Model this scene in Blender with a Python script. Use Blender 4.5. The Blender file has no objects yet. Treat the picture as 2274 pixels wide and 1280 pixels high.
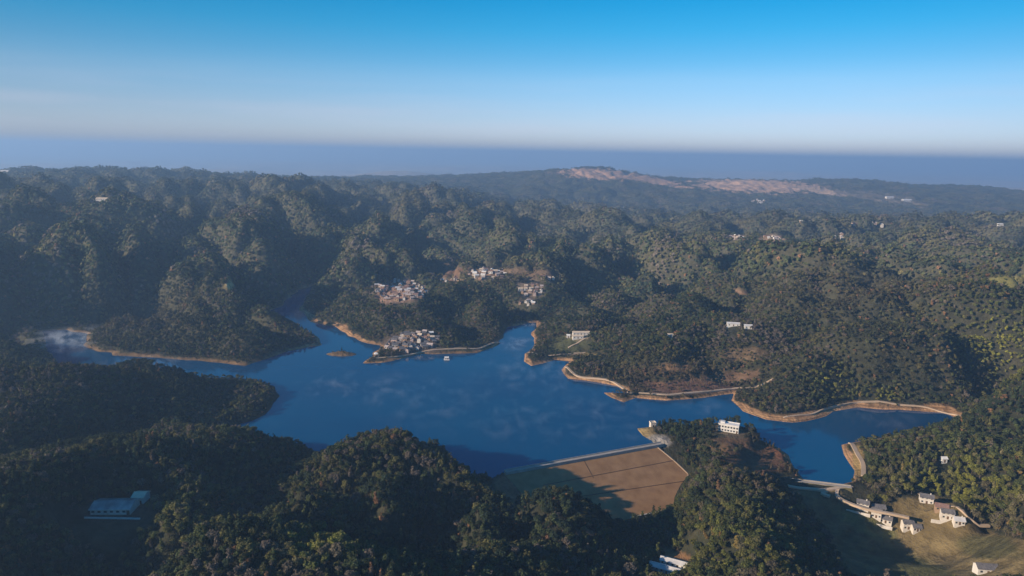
import bpy, bmesh, math, random
import numpy as np
from mathutils import Vector, Matrix
from mathutils.geometry import tessellate_polygon

random.seed(7)
RNG = np.random.default_rng(11)
SC = bpy.context.scene
COL = SC.collection

# ------------------------------------------------------------------ camera
CAM_Z = 250.0
W0, H0 = 2274.0, 1280.0
FPX = 1516.0
ROLL = math.radians(1.08)
PITCH = math.radians(11.19)
cd = bpy.data.cameras.new("camera")
cam = bpy.data.objects.new("camera", cd); COL.objects.link(cam)
F_ = np.array([0, math.cos(PITCH), -math.sin(PITCH)])
R0 = np.array([1.0, 0, 0]); U0 = np.array([0, math.sin(PITCH), math.cos(PITCH)])
RX = R0 * math.cos(ROLL) + U0 * math.sin(ROLL)
UX = -R0 * math.sin(ROLL) + U0 * math.cos(ROLL)
CAMP = np.array([0, 0, CAM_Z])
cam.matrix_world = Matrix(((RX[0], UX[0], -F_[0], 0), (RX[1], UX[1], -F_[1], 0), (RX[2], UX[2], -F_[2], CAM_Z), (0, 0, 0, 1)))
cd.sensor_width = 36.0
cd.lens = FPX / W0 * 36.0
cd.clip_start = 1.0
cd.clip_end = 200000.0
SC.camera = cam

# ------------------------------------------------------------------ light
SUN_EL = math.radians(19.5)
SUN_DIR = Vector((-0.93, -0.36, 0)).normalized() * math.cos(SUN_EL) + Vector((0, 0, math.sin(SUN_EL)))
world = bpy.data.worlds.new("World"); SC.world = world; world.use_nodes = True
nt = world.node_tree; nt.nodes.clear()
sky = nt.nodes.new("ShaderNodeTexSky"); sky.sky_type = 'NISHITA'; sky.sun_disc = False
sky.sun_elevation = SUN_EL
sky.sun_rotation = math.atan2(SUN_DIR.x, SUN_DIR.y)
sky.altitude = 1500; sky.air_density = 1.0; sky.dust_density = 0.6; sky.ozone_density = 4.0
hs = nt.nodes.new("ShaderNodeHueSaturation"); hs.inputs['Saturation'].default_value = 1.25
bg = nt.nodes.new("ShaderNodeBackground"); bg.inputs['Strength'].default_value = 0.106
wo = nt.nodes.new("ShaderNodeOutputWorld")
hs.inputs['Saturation'].default_value = 1.25
tcw = nt.nodes.new('ShaderNodeTexCoord'); sep = nt.nodes.new('ShaderNodeSeparateXYZ'); rmp = nt.nodes.new('ShaderNodeValToRGB')
mul = nt.nodes.new('ShaderNodeVectorMath'); mul.operation = 'MULTIPLY'; sc2 = nt.nodes.new('ShaderNodeVectorMath'); sc2.operation = 'SCALE'; sc2.inputs['Scale'].default_value = 2.0
SKYF = [(0.0, (0.98, 0.86, 1.10)), (0.025, (1.14, 0.98, 1.18)), (0.056, (1.26, 1.04, 1.12)), (0.100, (1.30, 1.16, 1.12)), (0.13, (0.88, 1.14, 1.10)), (0.165, (0.42, 1.16, 1.11)), (0.20, (0.16, 1.14, 1.10))]
while len(rmp.color_ramp.elements) < len(SKYF): rmp.color_ramp.elements.new(0.5)
for e, (p_, c_) in zip(rmp.color_ramp.elements, SKYF):
    e.position = p_
for e, (p_, c_) in zip(rmp.color_ramp.elements, SKYF):
    e.position = p_; e.color = (c_[0] / 2, c_[1] / 2, c_[2] / 2, 1)
nt.links.new(tcw.outputs['Generated'], sep.inputs[0]); nt.links.new(sep.outputs['Z'], rmp.inputs[0]); nt.links.new(rmp.outputs[0], sc2.inputs[0])
nt.links.new(sky.outputs[0], hs.inputs['Color']); nt.links.new(hs.outputs[0], mul.inputs[0]); nt.links.new(sc2.outputs[0], mul.inputs[1])
axm = nt.nodes.new('ShaderNodeMath'); axm.operation = 'MULTIPLY_ADD'; axm.inputs[2].default_value = 1.0; axq = nt.nodes.new('ShaderNodeMath'); axq.operation = 'MULTIPLY_ADD'; axq.inputs[1].default_value = -0.75; axq.inputs[2].default_value = 0.05
axs = nt.nodes.new('ShaderNodeVectorMath'); axs.operation = 'SCALE'; nt.links.new(sep.outputs['X'], axq.inputs[0]); nt.links.new(axq.outputs[0], axm.inputs[1]); nt.links.new(sep.outputs['X'], axm.inputs[0]); nt.links.new(axm.outputs[0], axs.inputs['Scale']); nt.links.new(mul.outputs[0], axs.inputs[0])
wm_ = nt.nodes.new('ShaderNodeVectorMath'); wm_.operation = 'MULTIPLY'; wm_.inputs[1].default_value = (2.2, 2.2, 26); wn = nt.nodes.new('ShaderNodeTexNoise'); wn.inputs['Scale'].default_value = 1.6; wn.inputs['Detail'].default_value = 5
wr = nt.nodes.new('ShaderNodeMapRange'); wr.inputs['From Min'].default_value = .46; wr.inputs['From Max'].default_value = .75; wr.inputs['To Max'].default_value = .20
wz = nt.nodes.new('ShaderNodeValToRGB'); wz.color_ramp.elements[0].position = 0.01; wz.color_ramp.elements[0].color = (.5, .5, .5, 1); wz.color_ramp.elements[1].position = .12; wz.color_ramp.elements[1].color = (0, 0, 0, 1); e_ = wz.color_ramp.elements.new(.04); e_.color = (1, 1, 1, 1)
wq = nt.nodes.new('ShaderNodeMath'); wq.operation = 'MULTIPLY'; wx_ = nt.nodes.new('ShaderNodeMix'); wx_.data_type = 'RGBA'; wx_.inputs['B'].default_value = (5.6, 5.1, 5.9, 1)
nt.links.new(tcw.outputs['Generated'], wm_.inputs[0]); nt.links.new(wm_.outputs[0], wn.inputs['Vector']); nt.links.new(wn.outputs['Fac'], wr.inputs['Value']); nt.links.new(sep.outputs['Z'], wz.inputs[0])
nt.links.new(wr.outputs[0], wq.inputs[0]); nt.links.new(wz.outputs[0], wq.inputs[1]); nt.links.new(wq.outputs[0], wx_.inputs['Factor']); nt.links.new(axs.outputs[0], wx_.inputs['A'])
nt.links.new(wx_.outputs['Result'], bg.inputs[0]); nt.links.new(bg.outputs[0], wo.inputs[0])
sl = bpy.data.lights.new("sun", 'SUN'); sl.energy = 5.0; sl.angle = math.radians(0.5); sl.color = (1.0, 0.80, 0.60)
sun = bpy.data.objects.new("sun", sl); COL.objects.link(sun)
sun.rotation_euler = SUN_DIR.to_track_quat('Z', 'Y').to_euler()
SC.view_settings.view_transform = 'Standard'; SC.view_settings.look = 'None'
SC.view_settings.exposure = 0.48; SC.view_settings.gamma = 1.0
SC.cycles.use_denoising = True
SC.cycles.max_bounces = 4; SC.cycles.diffuse_bounces = 2; SC.cycles.glossy_bounces = 2
SC.cycles.volume_bounces = 1; SC.cycles.transparent_max_bounces = 4
SC.cycles.sample_clamp_indirect = 3.0

# ------------------------------------------------------------------ projection helpers (photo pixels <-> places)
def ray(u, v):
    return F_ + RX * ((u - W0 / 2) / FPX) - UX * ((v - H0 / 2) / FPX)
def P(u, v, z=0.0):
    d = ray(u, v)
    t = (z - CAM_Z) / d[2]
    return CAMP + d * t
def PR(u, v, r):
    d = ray(u, v); t = r / math.hypot(d[0], d[1])
    return CAMP + d * t
def proj(x, y, z):
    q = np.stack([x, y, z - CAM_Z], -1)
    w = q @ F_; a = q @ RX; b = q @ UX
    w = np.where(w > 1, w, 1)
    return W0 / 2 + FPX * a / w, H0 / 2 - FPX * b / w, w

# ------------------------------------------------------------------ noise
PERM = np.random.default_rng(5).permutation(512)
PERM = np.concatenate([PERM, PERM, PERM])
GR = np.stack([np.cos(np.linspace(0, 2 * np.pi, 512, endpoint=False) * 37), np.sin(np.linspace(0, 2 * np.pi, 512, endpoint=False) * 37)], -1)
def perlin(x, y):
    xi = np.floor(x).astype(int); yi = np.floor(y).astype(int)
    xf = x - xi; yf = y - yi
    sx = xf * xf * xf * (xf * (xf * 6 - 15) + 10); sy = yf * yf * yf * (yf * (yf * 6 - 15) + 10)
    def g(i, j):
        k = PERM[(PERM[i & 511] + (j & 511)) & 511]
        return GR[k, 0] * (x - i) + GR[k, 1] * (y - j)
    a = g(xi, yi); b = g(xi + 1, yi); c = g(xi, yi + 1); d = g(xi + 1, yi + 1)
    return (a + sx * (b - a)) * (1 - sy) + (c + sx * (d - c)) * sy
def fbm(x, y, o=3):
    s = 0; a = 1
    for k in range(o):
        s = s + a * perlin(x * 2 ** k + 17 * k, y * 2 ** k - 9 * k); a *= 0.5
    return s
def sstep(a, b, x):
    t = np.clip((x - a) / (b - a), 0, 1); return t * t * (3 - 2 * t)

# ------------------------------------------------------------------ lake outlines, traced and laid on the water level
LAKE_PX = [(92, 735), (150, 733), (195, 742), (192, 772), (250, 790), (340, 794), (440, 801), (545, 813), (590, 798), (640, 780), (716, 767),
 (705, 748), (672, 728), (630, 712), (592, 702), (600, 690), (628, 680), (636, 664), (662, 645), (705, 634), (712, 640), (685, 655), (664, 686), (692, 716), (742, 724),
 (756, 735), (812, 762), (846, 768), (828, 792), (803, 808), (850, 806), (872, 802), (940, 786), (990, 786), (1060, 784), (1108, 766), (1118, 742),
 (1128, 726), (1190, 716), (1192, 728), (1180, 745), (1186, 770), (1165, 786), (1163, 803), (1180, 813), (1232, 800), (1266, 803), (1247, 822), (1262, 842), (1330, 850),
 (1372, 858), (1396, 874), (1338, 872), (1385, 894), (1412, 884), (1480, 890), (1560, 884), (1630, 874), (1624, 890), (1650, 914), (1700, 932),
 (1760, 939), (1812, 931), (1850, 914), (1905, 905), (1960, 910), (2050, 914), (2100, 917), (2128, 930), (2100, 950), (2040, 962), (1960, 972), (1900, 982), (1868, 988),
 (1874, 1010), (1898, 1046), (1893, 1070), (1856, 1079), (1785, 1066), (1768, 1046), (1752, 1012), (1722, 992), (1690, 978), (1650, 962), (1600, 950), (1520, 945), (1470, 945), (1414, 952), (1428, 968), (1452, 981),
 (1446, 989), (1140, 1044), (1095, 1062), (1040, 1058), (1004, 1020), (985, 990), (930, 990), (850, 990), (780, 1000), (720, 1020), (690, 1000),
 (672, 985), (600, 985), (550, 985), (500, 965), (520, 945), (560, 935), (600, 910), (622, 880), (610, 858), (570, 848), (480, 840), (380, 838), (300, 838), (200, 830), (130, 812), (105, 775)]
LAKE2_PX = [(2208, 890), (2240, 884), (2290, 898), (2330, 930), (2290, 928), (2240, 915), (2205, 905)]
LAKE3_PX = [(1325, 668), (1345, 656), (1372, 652), (1374, 660), (1350, 668)]
ISLET = P(758, 787, 0)
def wpoly(px):
    return np.array([P(u, v, 0)[:2] for u, v in px])
def densify(q, n=3, amp=2.0, seed=3):
    rg = np.random.default_rng(seed); out = []
    for i in range(len(q)):
        a, b = q[i], q[(i + 1) % len(q)]
        L = np.hypot(*(b - a)); m = max(1, int(L / 14)); m = min(m, 12)
        nrm = np.array([-(b - a)[1], (b - a)[0]]) / (L + 1e-6)
        for k in range(m):
            p = a + (b - a) * k / m
            if k: p = p + nrm * rg.normal() * min(amp, L * 0.04)
            out.append(p)
    return np.array(out)
i0 = LAKE_PX.index((1446, 989))
LAKES = []
for k, px in enumerate((LAKE_PX, LAKE2_PX, LAKE3_PX)):
    LAKES.append(densify(wpoly(px), seed=3 + k))
DAM_A = P(1140, 1042, 2.5)[:2]; DAM_B = P(1458, 985, 2.5)[:2]
def seg_dist(x, y, a, b):
    d = b - a; L2 = (d @ d) + 1e-9
    t = np.clip(((x - a[0]) * d[0] + (y - a[1]) * d[1]) / L2, 0, 1)
    return np.hypot(x - a[0] - t * d[0], y - a[1] - t * d[1])
def in_poly(x, y, q):
    ins = np.zeros(x.shape, bool); n = len(q)
    for i in range(n):
        x1, y1 = q[i]; x2, y2 = q[(i + 1) % n]
        c = ((y1 > y) != (y2 > y)) & (x < (x2 - x1) * (y - y1) / (y2 - y1 + 1e-12) + x1)
        ins ^= c
    return ins
def sdf(x, y):
    best = np.full(x.shape, 1e9)
    for q in LAKES:
        d = np.full(x.shape, 1e9)
        for i in range(len(q)):
            d = np.minimum(d, seg_dist(x, y, q[i], q[(i + 1) % len(q)]))
        s = np.where(in_poly(x, y, q), -d, d)
        best = np.minimum(best, s)
    isl = 1.0 - (((x - ISLET[0]) / 19) ** 2 + ((y - ISLET[1]) / 9) ** 2) ** .5
    best = np.where(isl > -0.8, np.maximum(best, isl * 10), best)
    return best

# ------------------------------------------------------------------ heights: control points in view, plus unseen hills at the sides
CTL = [
 # far left spur and the one before it
 (0,840,52),(150,828,44),(330,850,24),(450,840,20),(560,852,11),(605,868,4),(-150,840,46),
 (0,900,50),(200,900,34),(400,900,24),(500,905,12),(540,890,12),
 (100,965,34),(300,962,6),(450,950,1),(-150,950,36),
 (0,1050,64),(150,1040,58),(300,1008,48),(420,978,40),(550,958,33),(640,965,24),(680,985,6),(-150,1050,48),
 (265,1140,34),(200,1120,36),(330,1150,34),(450,1060,34),(560,1040,20),(640,1020,8),(520,1100,26),
 (0,1150,52),(100,1230,36),(0,1300,44),(250,1230,22),(400,1270,12),(250,1350,14),
 (385,1110,52),(430,1170,54),(500,1220,54),(570,1270,52),
 (590,1120,14),(600,1200,4),(680,1290,0),
 (625,1100,46),(665,1060,44),(760,1005,38),(870,960,38),(950,985,29),(1008,1040,23),(1065,1120,27),(1105,1200,28),(1120,1270,30),
 (650,1150,48),(740,1205,52),(850,1265,52),(950,1340,46),
 (800,1090,16),(750,1120,12),(940,1065,18),(950,1110,8),(950,1200,-6),(1000,1280,-12),(850,1050,36),(862,1105,30),(790,1160,12),(870,1200,8),(1020,1150,6),
 (1085,1100,-6),(1135,1180,-16),(1150,1270,-20),(1060,1075,3),
 (1125,1080,14),(1180,1088,20),(1250,1080,22),(1300,1105,14),(1340,1135,6),(1200,1150,16),(1260,1170,14),(1250,1220,6),(1380,1190,-17),(1400,1240,-22),(1300,1250,-2),
 (1450,1150,-22),(1430,1185,-24),(1440,1270,-27),(1380,1155,-21),
 (1480,962,10),(1560,955,15),(1640,960,12),(1700,995,8),(1740,1025,6),(1560,1000,20),(1600,1045,22),(1545,1095,8),(1640,1085,24),(1700,1065,17),
 (1540,1050,0),(1500,1010,4),(1510,1170,-2),(1570,1150,18),(1650,1150,28),(1700,1200,24),(1610,1240,12),(1500,1258,-10),(1780,1150,8),(1800,1240,2),(1850,1300,-4),
 (1780,1100,-9),(1850,1160,-20),(1950,1225,-24),(2100,1260,-24),(2200,1240,-22),(1900,1130,-14),(1980,1165,-18),(2060,1118,-10),(2130,1160,-14),(1830,1100,-7),
 (1900,1005,7),(1950,985,17),(2050,972,26),(2150,972,22),(2274,962,27),(2400,940,50),(2000,1050,14),(2150,1050,28),(2274,1050,42),(1950,1062,3),(2200,1150,8),(2274,1170,16),(1925,1095,2),(2400,1100,60),
 # left peninsula, arm head
 (150,655,34),(300,632,42),(420,645,42),(500,665,36),(560,705,26),(650,735,12),(690,750,4),(250,710,24),(400,730,20),
 (80,700,14),(0,720,22),(-100,740,26),(40,660,30),(0,760,28),(60,790,22),(600,660,22),(560,620,40),(660,610,36),(720,615,20),
 # mid peninsula
 (730,650,22),(800,590,50),(900,575,52),(900,640,36),(1000,655,34),(1050,680,34),(960,690,32),(900,715,20),(850,700,24),(760,690,22),(1000,730,22),(1080,720,20),(1100,735,8),(930,760,7),(880,775,5),
 (1080,610,40),(1180,640,26),(1210,615,38),(1170,670,18),(1300,630,36),(1180,700,10),(1250,690,16),(1360,635,34),
 # east shore
 (1220,735,15),(1210,765,8),(1300,705,24),(1290,750,12),(1280,785,5),(1380,690,38),(1450,670,46),(1500,760,30),(1400,780,22),(1450,835,9),(1320,810,13),(1380,835,10),(1600,745,38),(1620,800,18),(1700,700,52),(1700,805,16),(1560,850,9),
 (1680,880,14),(1750,875,20),(1830,885,12),(1800,775,46),(1950,745,62),(1750,640,78),(1720,560,100),(1800,560,92),(2050,650,84),(2100,560,96),(2100,750,60),(2150,850,24),(2000,860,28),(1900,850,24),(2230,800,50),(2274,700,80),(2274,600,95),(2200,860,12),(2400,750,90),(2400,860,60),
 (1550,600,56),(1450,600,50),(1600,560,70),(1400,540,66),(1600,500,72),
 # far left
 (0,385,148),(200,382,146),(420,384,142),(560,402,128),(740,404,118),(0,480,120),(200,470,124),(400,470,118),(600,480,108),(0,560,92),(300,560,80),(600,570,66),(800,500,90),(1000,500,84),(1000,440,108),(900,415,112),(-200,400,160),(-200,560,88),(700,540,84),(1200,500,70),(1100,560,60),(150,620,50),
]
CTLR = [ # (u, v, distance)
 (1165,400,4400),(1205,386,4400),(1260,376,4600),(1340,366,4900),(1400,380,4900),(1480,400,4900),(1560,406,5100),(1660,396,5300),(1780,402,5400),(1880,394,5600),(1960,399,5600),(2040,416,5700),(2140,406,5800),(2274,424,5900),(2400,440,6000),
 (1120,410,4300),(1050,408,4200),(1300,455,3600),(1450,455,3700),(1600,455,3700),(1750,460,3700),(1900,470,3900),(2100,475,3900),(2274,480,3900),
 (1400,480,2500),(1600,478,2400),(1800,480,2400),(2000,482,2350),(2200,480,2300),(2400,482,2200),
 (100,372,3600),(400,378,3700),(700,398,3700),(900,412,3600),
]
pts = []
for u, v, h in CTL:
    p = P(u, v, h + (7.0 if h > 3 else 2.0)); pts.append((math.atan2(p[0], p[1]), math.log(math.hypot(p[0], p[1])), h))
for u, v, r in CTLR:
    p = PR(u, v, r); pts.append((math.atan2(p[0], p[1]), math.log(r), p[2]))
for th in np.linspace(-1.2, 1.1, 9):
    for r, h in ((120, 20), (7500, -60), (9500, -110)):
        pts.append((th, math.log(r), h))
for r, h in ((330, 32), (480, 36), (700, 40), (1100, 46), (1800, 84)):  # unseen hills off the left edge, added to shade the foreground
    for th in (-0.85, -1.05): pts.append((th, math.log(r), h))
for r, h in ((330, 20), (480, 40), (700, 60), (1100, 90), (1800, 90)):
    pts.append((0.95, math.log(r), h))
pts = np.array(pts)
def kern(d): return d
KX = pts[:, :2]
D = np.hypot(KX[:, None, 0] - KX[None, :, 0], KX[:, None, 1] - KX[None, :, 1])
A_ = kern(D) - np.eye(len(KX)) * 0.004
MEAN = pts[:, 2].mean()
WT = np.linalg.solve(A_, pts[:, 2] - MEAN)
def rbf(th, lr):
    out = np.full(th.shape, MEAN)
    for i in range(len(KX)):
        out = out + WT[i] * kern(np.hypot(th - KX[i, 0], lr - KX[i, 1]))
    return out

# ------------------------------------------------------------------ terrain grid (fan round the camera foot)
TH = np.radians(np.linspace(-64, 56, 900))
R1 = np.exp(np.linspace(math.log(120), math.log(6500), 800))
R2 = np.exp(np.linspace(math.log(6600), math.log(90000), 90))
RR = np.concatenate([R1, R2])
LR = np.log(RR)
cth = np.radians(np.linspace(-64, 56, 240)); clr = np.linspace(math.log(120), math.log(9500), 240)
CT, CL = np.meshgrid(cth, clr)
CH = rbf(CT, CL)
# gentle blur of the kinks
for _ in range(1):
    Pd = np.pad(CH, 1, mode='edge')
    CH = (Pd[:-2, 1:-1] + Pd[2:, 1:-1] + Pd[1:-1, :-2] + Pd[1:-1, 2:] + 2 * CH) / 6
BL = CH.copy()
for _ in range(40):
    Pd = np.pad(BL, 1, mode='edge'); BL = (Pd[:-2, 1:-1] + Pd[2:, 1:-1] + Pd[1:-1, :-2] + Pd[1:-1, 2:]) / 4
CH = CH + (CH - BL) * 0.6 * (1 - sstep(math.log(620), math.log(800), CL)) * (1 - sstep(-0.02, 0.08, CT))
def bilin(G, xs, ys, x, y):
    fx = np.clip((x - xs[0]) / (xs[-1] - xs[0]) * (len(xs) - 1), 0, len(xs) - 1.0001)
    fy = np.clip((y - ys[0]) / (ys[-1] - ys[0]) * (len(ys) - 1), 0, len(ys) - 1.0001)
    i = fx.astype(int); j = fy.astype(int); a = fx - i; b = fy - j
    return (G[j, i] * (1 - a) + G[j, i + 1] * a) * (1 - b) + (G[j + 1, i] * (1 - a) + G[j + 1, i + 1] * a) * b
T, L = np.meshgrid(TH, LR)
X = np.exp(L) * np.sin(T); Y = np.exp(L) * np.cos(T); RD = np.exp(L)
near = RD < 6400
S = np.full(X.shape, 900.0)
m = (RD < 2600)
S[m] = sdf(X[m], Y[m])
HB = bilin(CH, cth, clr, T, L)
wx = X + 40 * fbm(X / 260, Y / 260, 2); wy = Y + 40 * fbm(X / 260 + 31, Y / 260 + 7, 2)
def billow(x, y, o=3):
    s = 0; a = 1; off_ = np.where(RD > 1300, 0.95, 0.62)
    for k in range(o):
        s = s + a * (np.abs(perlin(x * 2.1 ** k + 5 * k, y * 2.1 ** k + 3 * k)) * 2.4 - off_); a *= 0.42; off_ = 0.62
    return s
far_t = sstep(700, 1600, RD)
N1 = billow(wx / 110, wy / 110, 3)
ua = (wx * .80 + wy * .60) / 1.0; va = (-wx * .60 + wy * .80) / 1.35     # ridges run from the upper left to the lower right
def domes(x, y, o=3):
    s = 0; a = 1
    for k in range(o):
        s = s + a * (np.tanh(2.9 * np.abs(perlin(x * 2.1 ** k + 7 * k, y * 2.1 ** k + 2 * k))) - .57); a *= .42
    return s
NR = domes(va / 158 + 4, ua / 158 + 11, 3)
N0 = billow(wx / 70 + 40, wy / 70, 2)
NW = billow(wx / 620 + 9, wy / 620 + 3, 1)
amp = 4.5 * (1 - far_t) + 9 * far_t
rid = (14 + 78 * sstep(600, 1350, RD)) * sstep(500, 700, RD) * (1 - 0.55 * sstep(2400, 3300, RD)) * (1 - .65 * sstep(3600, 4500, RD))
right_soft = 1 - 0.12 * sstep(0.12, 0.35, T) * far_t
NMK = np.ones(X.shape)
for u_, v_, h_, w_ in ((890, 650, 34, 75), (920, 762, 7, 60), (1082, 611, 40, 80), (1182, 646, 24, 70), (1290, 748, 13, 45), (1645, 726, 46, 50), (1714, 531, 74, 90), (1636, 528, 72, 80)):
    q_ = P(u_, v_, h_); NMK = NMK * (1 - .85 * np.exp(-((X - q_[0]) ** 2 + (Y - q_[1]) ** 2) / w_ ** 2))
N1, NR, N0, NW = N1 * NMK, NR * NMK, N0 * NMK, NW * NMK
H = HB + N1 * amp * right_soft + NR * rid * right_soft + N0 * (4.2 + 5.5 * sstep(650, 1200, RD)) + NW * 22 * far_t * (1 - .7 * sstep(2500, 3300, RD))
H = H * 1.0
FAR_FLAT = sstep(6300, 9500, RD)
FARN = fbm(X / 2300, Y / 2300, 3)
H = H * (1 - FAR_FLAT) + FAR_FLAT * (-130 + np.clip(FARN, -0.2, 1) * 120 * sstep(7000, 9000, RD) * (1 - sstep(14000, 30000, RD)))
for u_, v_, r_, w_ in ((850, 389, 8600, .045), (780, 394, 8300, .04), (940, 396, 8800, .05), (560, 389, 7400, .05), (640, 394, 7800, .05), (1060, 404, 9000, .06), (60, 366, 6900, .10), (250, 371, 7000, .09), (430, 378, 7100, .07), (2000, 418, 8200, .08), (2200, 428, 8600, .1), (1250, 402, 10500, .12)):
    q_ = PR(u_, v_, r_); hgt = q_[2] + 130
    H = H + hgt * np.exp(-((T - math.atan2(q_[0], q_[1])) / w_) ** 2 - ((L - math.log(r_)) / .07) ** 2) * FAR_FLAT * (1 + .35 * FARN)
lf = sstep(0, 55, S)
bank = np.clip(S * 0.42, -7, 3.2)
HL = H * lf + bank * (1 - 0.35 * sstep(20, 80, S))
HL = np.where(S < 0, bank, HL)
# the valley heads below each dam may fall under the lake level; elsewhere land stays above it
dn = np.array([(DAM_B - DAM_A)[1], -(DAM_B - DAM_A)[0]]); dn = dn / np.hypot(*dn)      # downstream, toward the camera
if dn[1] > 0: dn = -dn
dal = (DAM_B - DAM_A) / np.hypot(*(DAM_B - DAM_A)); DAML = np.hypot(*(DAM_B - DAM_A))
DZ = 2.6; CRW = 0.0; DSL = 0.43
def dam_face_z(x, y):
    s = (x - DAM_A[0]) * dn[0] + (y - DAM_A[1]) * dn[1]
    return DZ - np.clip(s - CRW, 0, None) * DSL
def dam_pt(u, v):
    # where the sight line through (u, v) meets the downstream face
    d = ray(u, v); lo, hi = 300.0, 900.0
    for _ in range(50):
        t = (lo + hi) / 2; q = CAMP + d * t
        if q[2] > dam_face_z(q[0], q[1]): lo = t
        else: hi = t
    return CAMP + d * lo
DAM_PX = [(1140, 1044), (1300, 1016), (1455, 989), (1478, 1005), (1502, 1026), (1530, 1053), (1512, 1076), (1498, 1104), (1495, 1131), (1410, 1150), (1330, 1168), (1240, 1180), (1180, 1125), (1145, 1080), (1118, 1052)]
DAM_POLY = np.array([dam_pt(u, v)[:2] for u, v in DAM_PX])
ind = in_poly(X, Y, DAM_POLY)
dd = np.full(X.shape, 1e9)
mm = np.hypot(X - DAM_A[0], Y - DAM_A[1]) < 260
for i in range(len(DAM_POLY)):
    dd[mm] = np.minimum(dd[mm], seg_dist(X[mm], Y[mm], DAM_POLY[i], DAM_POLY[(i + 1) % len(DAM_POLY)]))
fz = dam_face_z(X, Y)
body = ind | ((seg_dist(X, Y, DAM_A, DAM_B) < 9) & (dd < 12))
HL = np.where(body, np.minimum(HL, fz - 1.2), HL)
out = (~body) & (dd < 40) & (S > 0)
t_ = sstep(0, 30, dd)
HL = np.where(out, (fz + 0.4) * (1 - t_) + HL * t_, HL)
Z = HL
# flat pads under the big buildings
PADS = []
def pad(u, v, h, rad):
    p = P(u, v, h); PADS.append((p[0], p[1], h, rad))
    global Z
    d = np.hypot(X - p[0], Y - p[1]); t = sstep(rad, rad * 1.7, d)
    Z = np.where(d < rad * 1.7, h * (1 - t) + Z * t, Z)
    return p
SHED_P = pad(265, 1135, 34, 26)
WHITE_P = pad(1618, 956, 13, 17)
TWIN_P = pad(1495, 1262, -9, 15)
def zat(x, y):
    x = np.atleast_1d(np.asarray(x, float)); y = np.atleast_1d(np.asarray(y, float))
    th = np.arctan2(x, y); lr = np.log(np.hypot(x, y))
    fx = np.clip((th - TH[0]) / (TH[1] - TH[0]), 0, len(TH) - 1.001)
    fy = np.interp(lr, LR, np.arange(len(LR))); fy = np.clip(fy, 0, len(LR) - 1.001)
    i = fx.astype(int); j = fy.astype(int); a = fx - i; b = fy - j
    return (Z[j, i] * (1 - a) + Z[j, i + 1] * a) * (1 - b) + (Z[j + 1, i] * (1 - a) + Z[j + 1, i + 1] * a) * b
def samp(G, x, y):
    th = np.arctan2(x, y); lr = np.log(np.hypot(x, y))
    fx = np.clip(np.rint((th - TH[0]) / (TH[1] - TH[0])), 0, len(TH) - 1).astype(int)
    fy = np.clip(np.rint(np.interp(lr, LR, np.arange(len(LR)))), 0, len(LR) - 1).astype(int)
    return G[fy, fx]
def ground(u, v):
    "first ground point on the sight line through a photo pixel"
    d = ray(u, v); t = np.exp(np.linspace(math.log(200), math.log(9000), 3000))
    q = CAMP[None] + d[None] * t[:, None]
    z = zat(q[:, 0], q[:, 1]); k = np.argmax(q[:, 2] < z)
    if k == 0: k = len(t) - 1
    return Vector((q[k, 0], q[k, 1], z[k]))
UU, VV, _ = proj(X, Y, Z)

# ------------------------------------------------------------------ ground cover colours (albedo of soil, scrub, bare rock; haze painted into the far plain)
nz1 = fbm(X / 60, Y / 60, 3); nz2 = fbm(X / 14 + 3, Y / 14, 2); nz3 = fbm(X / 400, Y / 400, 2)
def C(*c): return np.array(c)
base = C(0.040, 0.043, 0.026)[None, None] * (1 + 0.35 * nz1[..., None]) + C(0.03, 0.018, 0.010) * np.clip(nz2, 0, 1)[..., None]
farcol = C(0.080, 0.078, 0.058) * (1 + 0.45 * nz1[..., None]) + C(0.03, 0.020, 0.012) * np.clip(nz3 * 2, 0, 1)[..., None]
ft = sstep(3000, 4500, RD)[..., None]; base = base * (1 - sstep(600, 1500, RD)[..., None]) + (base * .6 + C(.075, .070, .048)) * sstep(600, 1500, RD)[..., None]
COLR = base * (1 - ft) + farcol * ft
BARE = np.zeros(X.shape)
pl = sstep(6600, 9000, RD)[..., None]; COLR = COLR * (1 - pl) + C(0.50, 0.42, 0.34) * (1 + 0.5 * nz3[..., None]) * pl  # pale farmland, lightened further to stand in for horizon haze
def blend(mask, col, bare=0.0):
    global COLR, BARE
    mk = np.clip(mask, 0, 1)[..., None]
    COLR = COLR * (1 - mk) + C(*col) * (1 + 0.25 * nz2[..., None]) * mk
    BARE = np.maximum(BARE, np.clip(mask, 0, 1) * bare)
def ell(u, v, a, b, ang=0, soft=0.35, rmax=1e9, rmin=0):
    c, s = math.cos(math.radians(ang)), math.sin(math.radians(ang))
    du = UU - u; dv = VV - v
    e = np.hypot((du * c + dv * s) / a, (-du * s + dv * c) / b) + 0.5 * nz1 + 0.3 * nz2
    return np.where((RD < rmax) & (RD > rmin), 1 - sstep(1 - soft, 1 + soft * 0.4, e), 0)
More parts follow.
